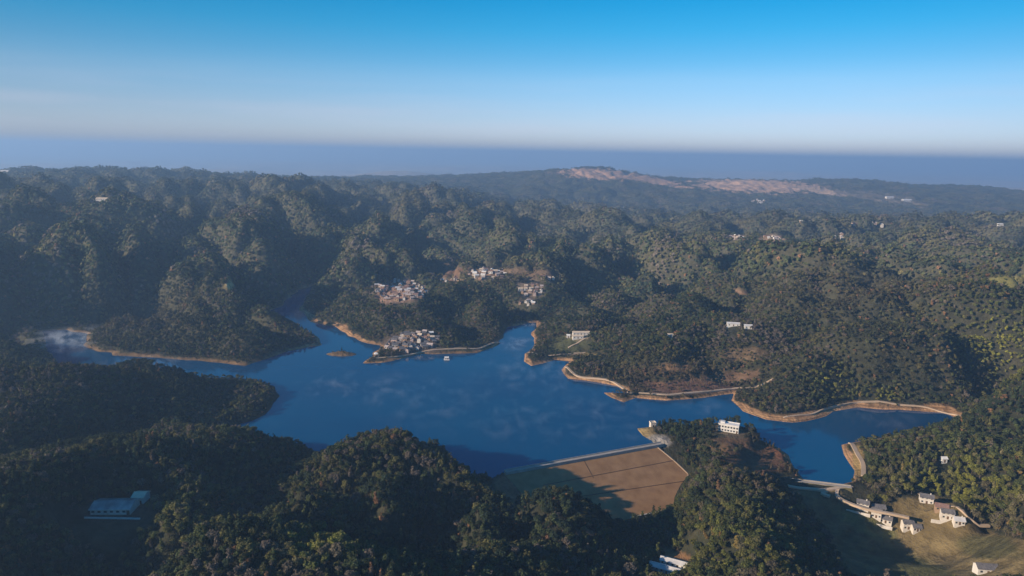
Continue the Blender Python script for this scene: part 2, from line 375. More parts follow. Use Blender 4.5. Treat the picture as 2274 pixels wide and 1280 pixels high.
# drawdown bank of orange soil round the lake (the near left shore is overgrown to the water)
shore_w = np.where((VV > 815) & (UU < 1120), 0.0, 1.0) * np.where((UU < 640) & (VV > 600), 0.45, 1.0) * np.where((UU > 1090) & (UU < 1140) & (VV < 760), 0.2, 1.0) * np.where(np.hypot(X - ISLET[0], Y - ISLET[1]) < 26, 0.35, 1.0)
bw = np.clip(4.0 + 5.5 * nz1 + 2.2 * nz2, 0.6, 14)
bw = bw * (1 + 0.55 * np.where((UU > 1640) & (VV > 880) & (VV < 950), 1, 0) + 0.6 * np.where((UU > 670) & (UU < 860) & (VV > 690) & (VV < 790), 1, 0))
bm = (1 - sstep(bw * 0.8, bw * 1.25, S)) * (S > -6) * shore_w * (RD < 2500)
blend(bm, (0.42, 0.25, 0.13), 1.0)
blend(ell(1172, 748, 14, 26, soft=.3), (0.50, 0.27, 0.13), 1)
blend(ell(1680, 1022, 78, 34, -8), (0.36, 0.15, 0.07), 1)
blend(ell(1660, 1010, 90, 34, 12), (0.14, 0.085, 0.05), .6)
blend(ell(1132, 1088, 44, 34), (0.32, 0.16, 0.09), 1)
blend(ell(1140, 1140, 12, 34, -10), (0.36, 0.17, 0.09), 1)
blend(ell(1505, 815, 50, 16), (0.20, 0.125, 0.07), .8)
blend(ell(1600, 840, 95, 18, -5), (0.17, 0.11, 0.07), .75)
blend(ell(1520, 860, 110, 14), (0.17, 0.10, 0.07), .8)
blend(ell(1640, 790, 60, 20), (0.17, 0.12, 0.07), .6)
blend(ell(1270, 765, 48, 22, -8), (0.10, 0.105, 0.05), .9)
blend(ell(1290, 790, 40, 6), (0.2, 0.16, 0.07), .9)
blend(ell(1790, 1100, 45, 18, 8), (0.34, 0.16, 0.09), 1)
blend(ell(1905, 1020, 14, 36), (0.34, 0.24, 0.10), .9)
vpoly = np.array([(1775, 1088), (1850, 1084), (1880, 1100), (1890, 1128), (1960, 1132), (2000, 1110), (2060, 1092), (2130, 1130), (2200, 1180), (2290, 1200), (2290, 1300), (1900, 1300), (1850, 1240), (1835, 1180), (1780, 1130)], float)
vm_ = in_poly(UU + 9 * nz2, VV + 9 * nz1, vpoly) & (RD < 620) & (RD > 250)
blend(vm_ * 1.0, (0.15, 0.115, 0.055), 1)
blend(ell(2120, 1235, 240, 50, 8), (0.20, 0.155, 0.075), 1)
blend(ell(2190, 1215, 90, 26, 8), (0.11, 0.10, 0.045), 1)
blend(ell(1930, 1170, 75, 24, 25), (0.15, 0.15, 0.06), 1)
blend(ell(1990, 1245, 150, 34, 22), (0.10, 0.10, 0.045), 1)
blend(ell(2090, 1150, 60, 30, 25), (0.20, 0.15, 0.07), .9)
blend(ell(1510, 1240, 50, 16, 20), (0.28, 0.16, 0.08), 1)
blend(ell(1495, 1258, 42, 18, 20), (0.28, 0.2, 0.13), 1)
blend(ell(265, 1130, 90, 24), (0.10, 0.085, 0.06), 1)
blend(ell(1618, 955, 42, 14, 15), (0.18, 0.14, 0.09), .9)
blend(ell(1435, 955, 20, 16, 25), (0.30, 0.22, 0.10), 1)
blend(ell(1465, 980, 26, 13), (0.34, 0.31, 0.27), 1)
blend(ell(508, 636, 11, 13, soft=.2), (0.62, 0.45, 0.2), 1)
blend(ell(890, 652, 66, 28), (0.30, 0.20, 0.15), .93)
blend(ell(920, 760, 70, 26), (0.16, 0.12, 0.09), .93)
blend(ell(1080, 610, 50, 16), (0.34, 0.22, 0.14), .93)
blend(ell(990, 603, 45, 14), (0.19, 0.12, 0.08), .9)
blend(ell(1000, 625, 40, 6), (0.36, 0.25, 0.17), .9)
blend(ell(1180, 645, 34, 26), (0.22, 0.17, 0.12), .93)
blend(ell(1150, 608, 80, 12), (0.20, 0.14, 0.09), .8)
blend(ell(1710, 531, 34, 9), (0.34, 0.24, 0.16), .9)
blend(ell(1640, 527, 28, 8), (0.28, 0.2, 0.15), .9)
blend(ell(1290, 748, 30, 10), (0.36, 0.29, 0.2), 1)
blend(ell(1645, 650, 24, 8), (0.26, 0.17, 0.11), .8)
blend(ell(2235, 625, 34, 12), (0.20, 0.19, 0.07), .7)
# red and yellow bare uplands on the far mountain
mt = (RD > 3900) & (RD < 6400)
blend(np.where(mt, ell(1330, 388, 110, 14, 3), 0), (0.56, 0.34, 0.21), 1)
blend(np.where(mt, ell(1450, 402, 80, 10, 10), 0), (0.54, 0.33, 0.21), 1)
blend(np.where(mt, ell(1680, 414, 170, 19, 2), 0), (0.58, 0.37, 0.23), 1)
blend(np.where(mt, ell(1840, 428, 80, 8, 8), 0), (0.55, 0.38, 0.24), 1)
blend(np.where(mt, ell(1960, 440, 120, 14, 8), 0), (0.20, 0.16, 0.11), .7)

# ------------------------------------------------------------------ materials
def new_mat(name):
    mt_ = bpy.data.materials.new(name); mt_.use_nodes = True
    n = mt_.node_tree; b = n.nodes['Principled BSDF']
    b.inputs['Specular IOR Level'].default_value = 0.25
    return mt_, n, b
def noise_col(n, b, c0, c1, scale, rough=0.85, detail=4, coord='Object', bump=0.0, bs=None):
    tc = n.nodes.new('ShaderNodeTexCoord'); no = n.nodes.new('ShaderNodeTexNoise')
    no.inputs['Scale'].default_value = scale; no.inputs['Detail'].default_value = detail
    mx = n.nodes.new('ShaderNodeMix'); mx.data_type = 'RGBA'
    mx.inputs['A'].default_value = (*c0, 1); mx.inputs['B'].default_value = (*c1, 1)
    rp = n.nodes.new('ShaderNodeMapRange'); rp.inputs['From Min'].default_value = .3; rp.inputs['From Max'].default_value = .7
    n.links.new(tc.outputs[coord], no.inputs['Vector']); n.links.new(no.outputs['Fac'], rp.inputs['Value'])
    n.links.new(rp.outputs[0], mx.inputs['Factor']); n.links.new(mx.outputs['Result'], b.inputs['Base Color'])
    b.inputs['Roughness'].default_value = rough
    if bump:
        bp = n.nodes.new('ShaderNodeBump'); bp.inputs['Strength'].default_value = bump; bp.inputs['Distance'].default_value = bs or 0.3
        n.links.new(no.outputs['Fac'], bp.inputs['Height']); n.links.new(bp.outputs[0], b.inputs['Normal'])
    return mx
def simple(name, c0, c1, scale=0.5, rough=0.8, bump=0.0):
    m_, n, b = new_mat(name); noise_col(n, b, c0, c1, scale, rough, bump=bump); return m_
M = {}
M['wall'] = simple('pale_plaster', (0.55, 0.50, 0.44), (0.72, 0.69, 0.63), 0.35)
M['wall_white'] = simple('white_plaster', (0.60, 0.585, 0.55), (0.70, 0.685, 0.65), 0.3)
M['wall_pink'] = simple('pinkish_plaster', (0.48, 0.36, 0.31), (0.60, 0.48, 0.42), 0.35)
M['wall_mud'] = simple('earth_plaster', (0.32, 0.21, 0.14), (0.42, 0.30, 0.2), 0.4)
M['tile_dark'] = simple('grey_roof_tile', (0.10, 0.10, 0.11), (0.20, 0.19, 0.19), 0.9)
M['tile_red'] = simple('brown_roof_tile', (0.20, 0.12, 0.10), (0.30, 0.20, 0.17), 0.9)
M['roof_pale'] = simple('pale_metal_roof', (0.50, 0.50, 0.50), (0.72, 0.71, 0.70), 0.25, 0.5)
M['roof_blue'] = simple('blue_metal_roof', (0.10, 0.22, 0.36), (0.16, 0.30, 0.46), 0.25, 0.45)
M['glass'] = simple('dark_window_glass', (0.03, 0.04, 0.05), (0.05, 0.06, 0.07), 1, 0.15)
M['door'] = simple('brown_wood', (0.12, 0.07, 0.04), (0.16, 0.10, 0.06), 2)
M['concrete'] = simple('pale_concrete', (0.36, 0.34, 0.31), (0.48, 0.46, 0.42), 0.15)
M['crest'] = simple('grey_crest_gravel', (0.32, 0.29, 0.25), (0.42, 0.38, 0.34), 0.2)
M['path'] = simple('packed_earth_path', (0.42, 0.32, 0.22), (0.54, 0.42, 0.31), 0.08)
M['dam_grass'] = simple('dry_brown_turf', (0.27, 0.15, 0.066), (0.39, 0.23, 0.11), 0.12)
M['drain'] = simple('dark_drain_stone', (0.10, 0.06, 0.035), (0.15, 0.09, 0.05), 0.3)
M['dam_grass2'] = simple('green_brown_turf', (0.12, 0.11, 0.04), (0.20, 0.15, 0.06), 0.12)
M['roof_white'] = simple('white_flat_roof', (0.70, 0.69, 0.66), (0.82, 0.81, 0.78), 0.3)
M['roof_cream'] = simple('cream_roof', (0.62, 0.50, 0.36), (0.74, 0.62, 0.48), 0.3)
M['tile_pale'] = simple('weathered_pale_tile', (0.40, 0.33, 0.30), (0.58, 0.50, 0.46), 0.5)
M['roof_shed'] = simple('weathered_metal_roof', (0.07, 0.08, 0.09), (0.46, 0.45, 0.44), 0.16, 0.4)
M['bark'] = simple('grey_bark', (0.09, 0.07, 0.05), (0.15, 0.12, 0.09), 2)
# terrain
m_, n, b = new_mat('forest_soil'); M['terrain'] = m_
at = n.nodes.new('ShaderNodeAttribute'); at.attribute_name = 'cover'
tc = n.nodes.new('ShaderNodeTexCoord')
no = n.nodes.new('ShaderNodeTexNoise'); no.inputs['Scale'].default_value = 0.12; no.inputs['Detail'].default_value = 8
no.inputs['Roughness'].default_value = 0.65
mr = n.nodes.new('ShaderNodeMapRange'); mr.inputs['From Min'].default_value = .3; mr.inputs['From Max'].default_value = .7
mr.inputs['To Min'].default_value = 0.6; mr.inputs['To Max'].default_value = 1.35
vm = n.nodes.new('ShaderNodeVectorMath'); vm.operation = 'SCALE'
n.links.new(tc.outputs['Object'], no.inputs['Vector']); n.links.new(no.outputs['Fac'], mr.inputs['Value'])
n.links.new(at.outputs['Color'], vm.inputs[0]); n.links.new(mr.outputs[0], vm.inputs['Scale'])
sz = n.nodes.new('ShaderNodeVectorMath'); sz.operation = 'MULTIPLY'; sz.inputs[1].default_value = (.02, .02, 1.6)
sn = n.nodes.new('ShaderNodeTexNoise'); sn.inputs['Scale'].default_value = 1.0; sn.inputs['Detail'].default_value = 3
sm = n.nodes.new('ShaderNodeMapRange'); sm.inputs['From Min'].default_value = .38; sm.inputs['From Max'].default_value = .6; sm.inputs['To Min'].default_value = .55; sm.inputs['To Max'].default_value = 1.15
s1 = n.nodes.new('ShaderNodeMix'); s1.data_type = 'FLOAT'; s1.inputs['A'].default_value = 1.0; v2 = n.nodes.new('ShaderNodeVectorMath'); v2.operation = 'SCALE'
n.links.new(tc.outputs['Object'], sz.inputs[0]); n.links.new(sz.outputs[0], sn.inputs['Vector']); n.links.new(sn.outputs['Fac'], sm.inputs['Value']); n.links.new(at.outputs['Alpha'], s1.inputs['Factor']); n.links.new(sm.outputs[0], s1.inputs['B'])
n.links.new(vm.outputs[0], v2.inputs[0]); n.links.new(s1.outputs['Result'], v2.inputs['Scale'])
n.links.new(v2.outputs[0], b.inputs['Base Color']); b.inputs['Roughness'].default_value = 0.95; b.inputs['Specular IOR Level'].default_value = 0.1
bp = n.nodes.new('ShaderNodeBump'); bp.inputs['Strength'].default_value = 0.9; bp.inputs['Distance'].default_value = 6.0
n2 = n.nodes.new('ShaderNodeTexNoise'); n2.inputs['Scale'].default_value = 0.06; n2.inputs['Detail'].default_value = 6; n2.inputs['Roughness'].default_value = .7
n.links.new(tc.outputs['Object'], n2.inputs['Vector']); n.links.new(n2.outputs['Fac'], bp.inputs['Height']); n.links.new(bp.outputs[0], b.inputs['Normal'])
# foliage: colour comes with each tree
m_, n, b = new_mat('foliage'); M['leaf'] = m_
at = n.nodes.new('ShaderNodeAttribute'); at.attribute_type = 'INSTANCER'; at.attribute_name = 'tint'
geo = n.nodes.new('ShaderNodeTexCoord')
no = n.nodes.new('ShaderNodeTexNoise'); no.inputs['Scale'].default_value = 0.55; no.inputs['Detail'].default_value = 3
mr = n.nodes.new('ShaderNodeMapRange'); mr.inputs['From Min'].default_value = .32; mr.inputs['From Max'].default_value = .68
mr.inputs['To Min'].default_value = 0.5; mr.inputs['To Max'].default_value = 1.6
vm = n.nodes.new('ShaderNodeVectorMath'); vm.operation = 'SCALE'
n.links.new(geo.outputs['Object'], no.inputs['Vector']); n.links.new(no.outputs['Fac'], mr.inputs['Value'])
n.links.new(at.outputs['Color'], vm.inputs[0]); n.links.new(mr.outputs[0], vm.inputs['Scale'])
n.links.new(vm.outputs[0], b.inputs['Base Color']); b.inputs['Roughness'].default_value = 0.8; b.inputs['Specular IOR Level'].default_value = 0.15
# water
m_, n, b = new_mat('lake_water'); M['water'] = m_
mx = noise_col(n, b, (0.0, 0.048, 0.140), (0.0, 0.075, 0.175), 0.006, 0.08, 5)
b.inputs['Specular IOR Level'].default_value = 0.5; b.inputs['IOR'].default_value = 1.33
b.inputs['Roughness'].default_value = 0.07
tc = n.nodes.new('ShaderNodeTexCoord'); w1 = n.nodes.new('ShaderNodeTexNoise'); w1.inputs['Scale'].default_value = 0.25; w1.inputs['Detail'].default_value = 5
bp = n.nodes.new('ShaderNodeBump'); bp.inputs['Strength'].default_value = 0.12; bp.inputs['Distance'].default_value = 0.25
n.links.new(tc.outputs['Object'], w1.inputs['Vector']); n.links.new(w1.outputs['Fac'], bp.inputs['Height']); n.links.new(bp.outputs[0], b.inputs['Normal'])

# ------------------------------------------------------------------ object helpers
def mesh_from(name, V, Fc, mat, parent=None, smooth=False):
    me = bpy.data.meshes.new(name)
    me.from_pydata([tuple(p) for p in V], [], [tuple(f) for f in Fc])
    me.materials.append(mat)
    if smooth: me.polygons.foreach_set('use_smooth', [True] * len(me.polygons))
    me.update()
    o = bpy.data.objects.new(name, me); COL.objects.link(o)
    if parent: o.parent = parent
    return o
def tag(o, label=None, cat=None, group=None, kind=None):
    if label: o['label'] = label
    if cat: o['category'] = cat
    if group: o['group'] = group
    if kind: o['kind'] = kind
    return o
def empty(name, loc, rz=0.0):
    o = bpy.data.objects.new(name, None); COL.objects.link(o); o.location = loc; o.rotation_euler = (0, 0, rz)
    o.empty_display_size = 1; return o
def copy_tree(o, parent=None):
    c = o.copy(); COL.objects.link(c); c.parent = parent
    for ch in list(o.children): copy_tree(ch, c)
    return c
class MB:
    def __init__(s): s.v = []; s.f = []
    def box(s, c, d, rz=0.0):
        x, y, z = c; a, b_, h = d[0] / 2, d[1] / 2, d[2] / 2; k = len(s.v); cs, sn = math.cos(rz), math.sin(rz)
        for dz in (-h, h):
            for dx, dy in ((-a, -b_), (a, -b_), (a, b_), (-a, b_)):
                s.v.append((x + dx * cs - dy * sn, y + dx * sn + dy * cs, z + dz))
        s.f += [(k, k + 3, k + 2, k + 1), (k + 4, k + 5, k + 6, k + 7)] + [(k + i, k + (i + 1) % 4, k + 4 + (i + 1) % 4, k + 4 + i) for i in range(4)]
        return s
    def face(s, *p):
        k = len(s.v); s.v += list(p); s.f.append(tuple(range(k, k + len(p)))); return s
    def tube(s, a, b_, ra, rb, n_=6):
        a, b_ = Vector(a), Vector(b_); d = (b_ - a).normalized(); q = d.orthogonal().normalized(); w = d.cross(q); k = len(s.v)
        for p, r in ((a, ra), (b_, rb)):
            for i in range(n_):
                t = 2 * math.pi * i / n_; s.v.append(tuple(p + q * math.cos(t) * r + w * math.sin(t) * r))
        s.f += [(k + i, k + (i + 1) % n_, k + n_ + (i + 1) % n_, k + n_ + i) for i in range(n_)]
        s.f.append(tuple(range(k + n_, k + 2 * n_))); return s
    def build(s, name, mat, parent=None): return mesh_from(name, s.v, s.f, mat, parent)

# ------------------------------------------------------------------ terrain mesh
nr, nc = Z.shape
co = np.stack([X, Y, Z], -1).reshape(-1, 3)
idx = np.arange(nr * nc).reshape(nr, nc)
quads = np.stack([idx[:-1, :-1], idx[1:, :-1], idx[1:, 1:], idx[:-1, 1:]], -1).reshape(-1, 4)[:, ::-1]
me = bpy.data.meshes.new('terrain')
# coarse fan behind the camera and a foot patch, same sheet
thb = np.radians(np.linspace(56, 296, 60)); rb = np.array([120, 250, 500, 900, 1500, 2500, 4500, 9000, 25000, 90000.])
TB, RB = np.meshgrid(thb, rb)
zb = np.where(RB > 8000, -130, 60 + 25 * np.sin(TB * 9) * np.cos(np.log(RB) * 6))
for k, j in ((0, -1), (-1, 0)):
    zb[:, k] = np.interp(np.log(rb), LR, Z[:, j]) - 1.0
cb = np.stack([RB * np.sin(TB), RB * np.cos(TB), zb], -1).reshape(-1, 3)
ib = np.arange(cb.shape[0]).reshape(TB.shape) + len(co)
qb = np.stack([ib[:-1, :-1], ib[1:, :-1], ib[1:, 1:], ib[:-1, 1:]], -1).reshape(-1, 4)[:, ::-1]
foot = len(co) + len(cb)
ring0 = np.concatenate([idx[0, ::30], idx[0, -1:], ib[0, 1:-1]])
tri = np.stack([np.full(len(ring0), foot), ring0, np.roll(ring0, -1)], -1)[:, ::-1]
allco = np.concatenate([co, cb, [[0, 0, 20]]])
me.vertices.add(len(allco)); me.vertices.foreach_set('co', allco.astype(np.float32).ravel())
q4 = np.concatenate([quads, qb])
loops = np.concatenate([q4.ravel(), tri.ravel()])
me.loops.add(len(loops)); me.loops.foreach_set('vertex_index', loops.astype(np.int32))
ls = np.concatenate([np.arange(len(q4)) * 4, len(q4) * 4 + np.arange(len(tri)) * 3])
me.polygons.add(len(ls)); me.polygons.foreach_set('loop_start', ls.astype(np.int32))
me.polygons.foreach_set('use_smooth', np.ones(len(ls), bool))
me.update(calc_edges=True)
ca = me.color_attributes.new('cover', 'FLOAT_COLOR', 'POINT')
cc = np.ones((len(allco), 4), np.float32); cc[:, :3] = 0.045
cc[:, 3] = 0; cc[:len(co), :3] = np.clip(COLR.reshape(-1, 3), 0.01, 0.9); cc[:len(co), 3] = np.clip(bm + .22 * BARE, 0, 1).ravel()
ca.data.foreach_set('color', cc.ravel())
me.materials.append(M['terrain'])
ter = bpy.data.objects.new('terrain', me); COL.objects.link(ter)
tag(ter, 'rolling wooded hills and valleys round the reservoir', None, None, 'structure')

# ------------------------------------------------------------------ water
def grow(q, d):
    n_ = len(q); o_ = []
    area = 0.5 * sum(q[i][0] * q[(i + 1) % n_][1] - q[(i + 1) % n_][0] * q[i][1] for i in range(n_))
    sg = 1 if area > 0 else -1
    for i in range(n_):
        t = q[(i + 1) % n_] - q[i - 1]; L_ = np.hypot(*t) + 1e-9
        o_.append(q[i] + sg * np.array([t[1], -t[0]]) / L_ * d)
    return np.array(o_)
for k, q in enumerate(LAKES):
    g = grow(q, 3.0)
    V = [Vector((p[0], p[1], 0.0)) for p in g]
    tr = tessellate_polygon([V])
    w = mesh_from('lake_water' if k == 0 else 'inlet_water', V, tr, M['water'])
    for p_ in w.data.polygons:
        if p_.normal.z < 0: p_.flip()
    tag(w, ['deep blue reservoir water between the wooded peninsulas', 'narrow blue inlet at the right edge behind the wooded hill', 'thin blue strip of water behind the village ridge'][k], None, None, 'structure')

# ------------------------------------------------------------------ haze
hz = MB().box((0, 0, (-160 + 340) / 2), (190000, 190000, 500))
hm = bpy.data.materials.new('haze_air'); hm.use_nodes = True; hn = hm.node_tree; hn.nodes.clear()
pv = hn.nodes.new('ShaderNodeVolumePrincipled'); ho = hn.nodes.new('ShaderNodeOutputMaterial')
pv.inputs['Color'].default_value = (0.38, 0.63, 0.99, 1); pv.inputs['Density'].default_value = 0.00015
pv.inputs['Anisotropy'].default_value = 0.2
hn.links.new(pv.outputs[0], ho.inputs['Volume'])
hz = hz.build('haze', hm); tag(hz, 'blue morning haze lying over the hills', None, None, 'stuff')


# ------------------------------------------------------------------ tree shapes
def crown_mesh(name, kind, nleaf, ls, seed, with_trunk, flat=0.0):
    """leaf sprays scattered through the lobes of a crown; kind: round, tall, bush"""
    rg = np.random.default_rng(seed)
    if kind == 'round':
        lobes = [(rg.uniform(-1.9, 1.9), rg.uniform(-1.9, 1.9), rg.uniform(4.2, 7.6), rg.uniform(1.3, 2.2)) for _ in range(9)]
    elif kind == 'tall':
        lobes = [(rg.uniform(-.7, .7), rg.uniform(-.7, .7), 2.6 + 1.15 * i, 1.9 - 0.17 * i) for i in range(8)]
    else:
        lobes = [(rg.uniform(-1.7, 1.7), rg.uniform(-1.7, 1.7), rg.uniform(1.6, 4.8), rg.uniform(1.0, 1.7)) for _ in range(8)]
    V = []; Fc = []
    vol = np.array([l[3] ** 2 for l in lobes]); pr = vol / vol.sum()
    for i in range(nleaf):
        l = lobes[rg.choice(len(lobes), p=pr)]
        d = rg.normal(size=3); d[2] = abs(d[2]) * 0.9 + d[2] * 0.35 + flat * .6; d /= np.linalg.norm(d)
        c = np.array(l[:3]) + d * l[3] * rg.uniform(0.72, 1.08) * np.array([1, 1, .9])
        nrm = d * (1 - .5 * flat) + rg.normal(size=3) * (0.55 - .2 * flat) + np.array([0, 0, 1.0]) * flat; nrm /= np.linalg.norm(nrm)
        a = np.cross(nrm, rg.normal(size=3)); a /= np.linalg.norm(a) + 1e-9; b_ = np.cross(nrm, a)
        s1 = ls * rg.uniform(.6, 1.25); s2 = s1 * rg.uniform(.55, .9); k = len(V)
        V += [c - a * s1, c - b_ * s2 * 0.8 + nrm * .1 * s1, c + a * s1, c + b_ * s2 - nrm * .12 * s1]; Fc.append((k, k + 1, k + 2, k + 3))
    me = bpy.data.meshes.new(name); me.from_pydata([tuple(p) for p in V], [], Fc); me.materials.append(M['leaf'])
    nl = len(Fc)
    if with_trunk:
        t = trunk_mb(kind, seed)
        V2 = [tuple(p) for p in V] + t.v; F2 = Fc + [tuple(i + len(V) for i in f) for f in t.f]
        me = bpy.data.meshes.new(name); me.from_pydata(V2, [], F2); me.materials.append(M['leaf']); me.materials.append(M['bark'])
        me.polygons.foreach_set('material_index', [0] * nl + [1] * len(t.f))
    me.update(); return me
def trunk_mb(kind, seed):
    rg = random.Random(seed); t = MB(); h = {'round': 4.6, 'tall': 8.5, 'bush': 1.6}[kind]
    t.tube((0, 0, -1.5), (0.1, 0, h * .55), .26, .19); t.tube((0.1, 0, h * .55), (0, 0.1, h), .19, .10)
    for i in range(5 if kind != 'tall' else 4):
        a = rg.uniform(0, 6.28); z0 = h * rg.uniform(.45, .95); r = rg.uniform(1.0, 1.9) * (.6 if kind == 'tall' else 1)
        t.tube((0, 0, z0), (r * math.cos(a), r * math.sin(a), z0 + rg.uniform(.9, 1.9)), .10, .04, 5)
    return t
KINDS3 = ['round', 'tall', 'bush']
protos = []
for lod, (nleaf, ls) in enumerate(((620, .42), (230, .68), (90, 1.15), (48, 1.5))):
    for k, kd in enumerate(KINDS3):
        for s_ in range(2 if lod else 3):
            if lod == 0 and s_ == 2 and kd == 'bush': continue
            me_ = crown_mesh(f'forest_tree_{lod}{k}{s_}', kd, nleaf, ls, 100 + lod * 10 + k * 3 + s_, lod < 2, (0, .25, .8, 1.0)[lod])
            protos.append((lod, k, s_, me_))
# ------------------------------------------------------------------ where the forest grows
TREE_OUT = []       # (x, y, radius) kept clear
def clear(u, v, r, z=None):
    g = ground(u, v); TREE_OUT.append((g.x, g.y, r)); return g

# ------------------------------------------------------------------ the big dam
def sheet(name, poly3, mat, parent, skirt=2.0):
    "a closed slab whose top follows the given 3-D outline"
    V = [Vector(p) for p in poly3]; n_ = len(V); tr = tessellate_polygon([[Vector((p.x, p.y, 0)) for p in V]])
    VV_ = [tuple(p) for p in V] + [(p.x, p.y, p.z - skirt) for p in V]
    Fc = []
    for a, b_, c in tr:
        nz = (V[b_] - V[a]).cross(V[c] - V[a]).z
        Fc.append((a, b_, c) if nz > 0 else (a, c, b_))
    for i in range(n_): j = (i + 1) % n_; Fc.append((i, j, n_ + j, n_ + i))
    o = mesh_from(name, VV_, Fc, mat, parent); return o
def strip_along(name, pts3, width, mat, parent, lift=0.0, skirt=0.8, normal_up=True):
    "a ribbon with thickness following a 3-D line"
    V = []; Fc = []; pts3 = [np.array(p, float) for p in pts3]
    for i, p in enumerate(pts3):
        t = pts3[min(i + 1, len(pts3) - 1)] - pts3[max(i - 1, 0)]; t[2] = 0; t /= np.linalg.norm(t) + 1e-9
        s_ = np.array([t[1], -t[0], 0]) * width / 2
        for q in (p - s_, p + s_): V.append((q[0], q[1], q[2] + lift))
        for q in (p - s_, p + s_): V.append((q[0], q[1], q[2] + lift - skirt))
    for i in range(len(pts3) - 1):
        a = i * 4; b_ = a + 4
        Fc += [(a, a + 1, b_ + 1, b_), (a + 1, a + 3, b_ + 3, b_ + 1), (a, b_, b_ + 2, a + 2)]
    Fc += [(0, 2, 3, 1), (len(V) - 4, len(V) - 3, len(V) - 1, len(V) - 2)]
    return mesh_from(name, V, Fc, mat, parent)
def lerp(a, b_, n_): return [a + (b_ - a) * i / (n_ - 1) for i in range(n_)]
dam = empty('earth_dam', ((DAM_A[0] + DAM_B[0]) / 2, (DAM_A[1] + DAM_B[1]) / 2, 0))
tag(dam, 'brown turf faced earth dam with a pale crest road holding back the lake', 'dam')
bpy.context.view_layer.update()
def under(o, root):
    o.parent = root; o.matrix_parent_inverse = Matrix.Translation(-root.location)
    return o
def fpt(u, v, lift=0.0):
    q = dam_pt(u, v); return (q[0], q[1], q[2] + lift)
under(sheet('turf_face', [fpt(u, v) for u, v in DAM_PX], M['dam_grass'], None, 3.0), dam)
ca_, cb_ = DAM_A - dal * 8, DAM_B + dal * 4
off = dn * 2.2
crest = [(p[0] + off[0], p[1] + off[1], DZ + .25) for p in lerp(ca_, cb_, 14)]
under(strip_along('crest_road', crest, 3.4, M['crest'], None, 0, 3.0), dam)
for s_, hh in ((-1, 0.8), (1, 0.35)):
    e = [(p[0] + off[0] + dn[0] * s_ * 1.9, p[1] + off[1] + dn[1] * s_ * 1.9, DZ + .25 + hh) for p in lerp(ca_, cb_, 14)]
    under(strip_along('parapet_wall', e, .35, M['concrete'], None, 0, 2.5), dam)
def dline(pa, pb, w, mat, name, lift=.35, n_=10):
    pp = [fpt(pa[0] + (pb[0] - pa[0]) * i / (n_ - 1), pa[1] + (pb[1] - pa[1]) * i / (n_ - 1), lift) for i in range(n_)]
    return under(strip_along(name, pp, w, mat, None, 0, .8), dam)
dline((1205, 1078), (1506, 1021), .8, M['drain'], 'berm_drain', .12)
dline((1225, 1112), (1524, 1068), .8, M['drain'], 'berm_drain', .12)
dline((1294, 1018), (1318, 1062), .6, M['drain'], 'face_drain', .12)
dline((1400, 1151), (1496, 1131), .9, M['wall'], 'toe_wall', .8)
dline((1456, 990), (1501, 1027), 1.0, M['path'], 'side_steps', .4, 6)
dline((1501, 1027), (1528, 1053), 1.0, M['path'], 'side_steps', .4, 6)
dline((1528, 1055), (1496, 1130), .8, M['path'], 'side_steps', .4, 6)
# ------------------------------------------------------------------ small dam of the right arm
sa, sb = P(1716, 1060, 2.6), P(1890, 1081, 2.6)
sd_ = empty('small_dam', tuple((sa + sb) / 2)); tag(sd_, 'small grassy dam with a pale crest road closing the right arm of the lake', 'dam')
bpy.context.view_layer.update()
sdir = (sb - sa) / np.linalg.norm(sb - sa); snn = np.array([sdir[1], -sdir[0], 0]); snn = snn if snn[1] < 0 else -snn
cen = lerp(sa, sb, 8)
under(strip_along('crest_road', [c + snn * 1.5 for c in cen], 2.6, M['crest'], None, 0.15, 4), sd_)
under(strip_along('parapet_wall', [c - snn * .4 for c in cen], .3, M['crest'], None, 1.0, 4), sd_)
fw = [c + snn * 3.2 for c in lerp(sa, sb, 6)]; bw_ = [c + snn * 15 + np.array([0, 0, -7.0]) for c in lerp(sa, sb, 6)][::-1]
under(sheet('turf_face', [tuple(p) for p in fw + bw_], M['dam_grass2'], None, 4.0), sd_)
TREE_OUT += [((c + snn * 6)[0], (c + snn * 6)[1], 13) for c in lerp(sa, sb, 8)]
# ------------------------------------------------------------------ roads and paths draped on the ground
def road(name, px, width, mat, label, lift=.22):
    P3 = [ground(u, v) for u, v in px]; out = []
    for a, b_ in zip(P3[:-1], P3[1:]):
        L_ = (b_ - a).length; m_ = max(1, int(L_ / 4))
        for k in range(m_): out.append(a + (b_ - a) * k / m_)
    out.append(P3[-1]); out = np.array([[p.x, p.y] for p in out])
    for _ in range(3):
        if len(out) > 4: out[1:-1] = (out[:-2] + out[2:] + 2 * out[1:-1]) / 4
    z = zat(out[:, 0], out[:, 1])
    t = np.gradient(out, axis=0); t /= np.linalg.norm(t, axis=1)[:, None] + 1e-9; nr_ = np.stack([t[:, 1], -t[:, 0]], -1)
    zz = np.maximum.reduce([z] + [zat(out[:, 0] + nr_[:, 0] * k * width / 2, out[:, 1] + nr_[:, 1] * k * width / 2) for k in (-1, 1)])
    zz = np.maximum(zz, 0.6)
    for x, y in out[::2]: TREE_OUT.append((x, y, width * .5 + 2.2)); TREE_OUT.append((x * (1 - 3.5 / math.hypot(x, y)), y * (1 - 3.5 / math.hypot(x, y)), width * .5 + 2.0))
    o = strip_along(name, [(x, y, q) for (x, y), q in zip(out, zz)], width, mat, None, lift, 1.6)
    return tag(o, label, None, None, 'structure')
road('lakeside_path', [(835, 796), (872, 795), (940, 781), (1000, 776), (1060, 777), (1108, 762)], 2.6, M['path'], 'pale path along the waterfront below the village')
road('lakeside_path', [(1172, 784), (1230, 790), (1262, 786), (1300, 784)], 2.6, M['path'], 'pale path round the terraced headland')
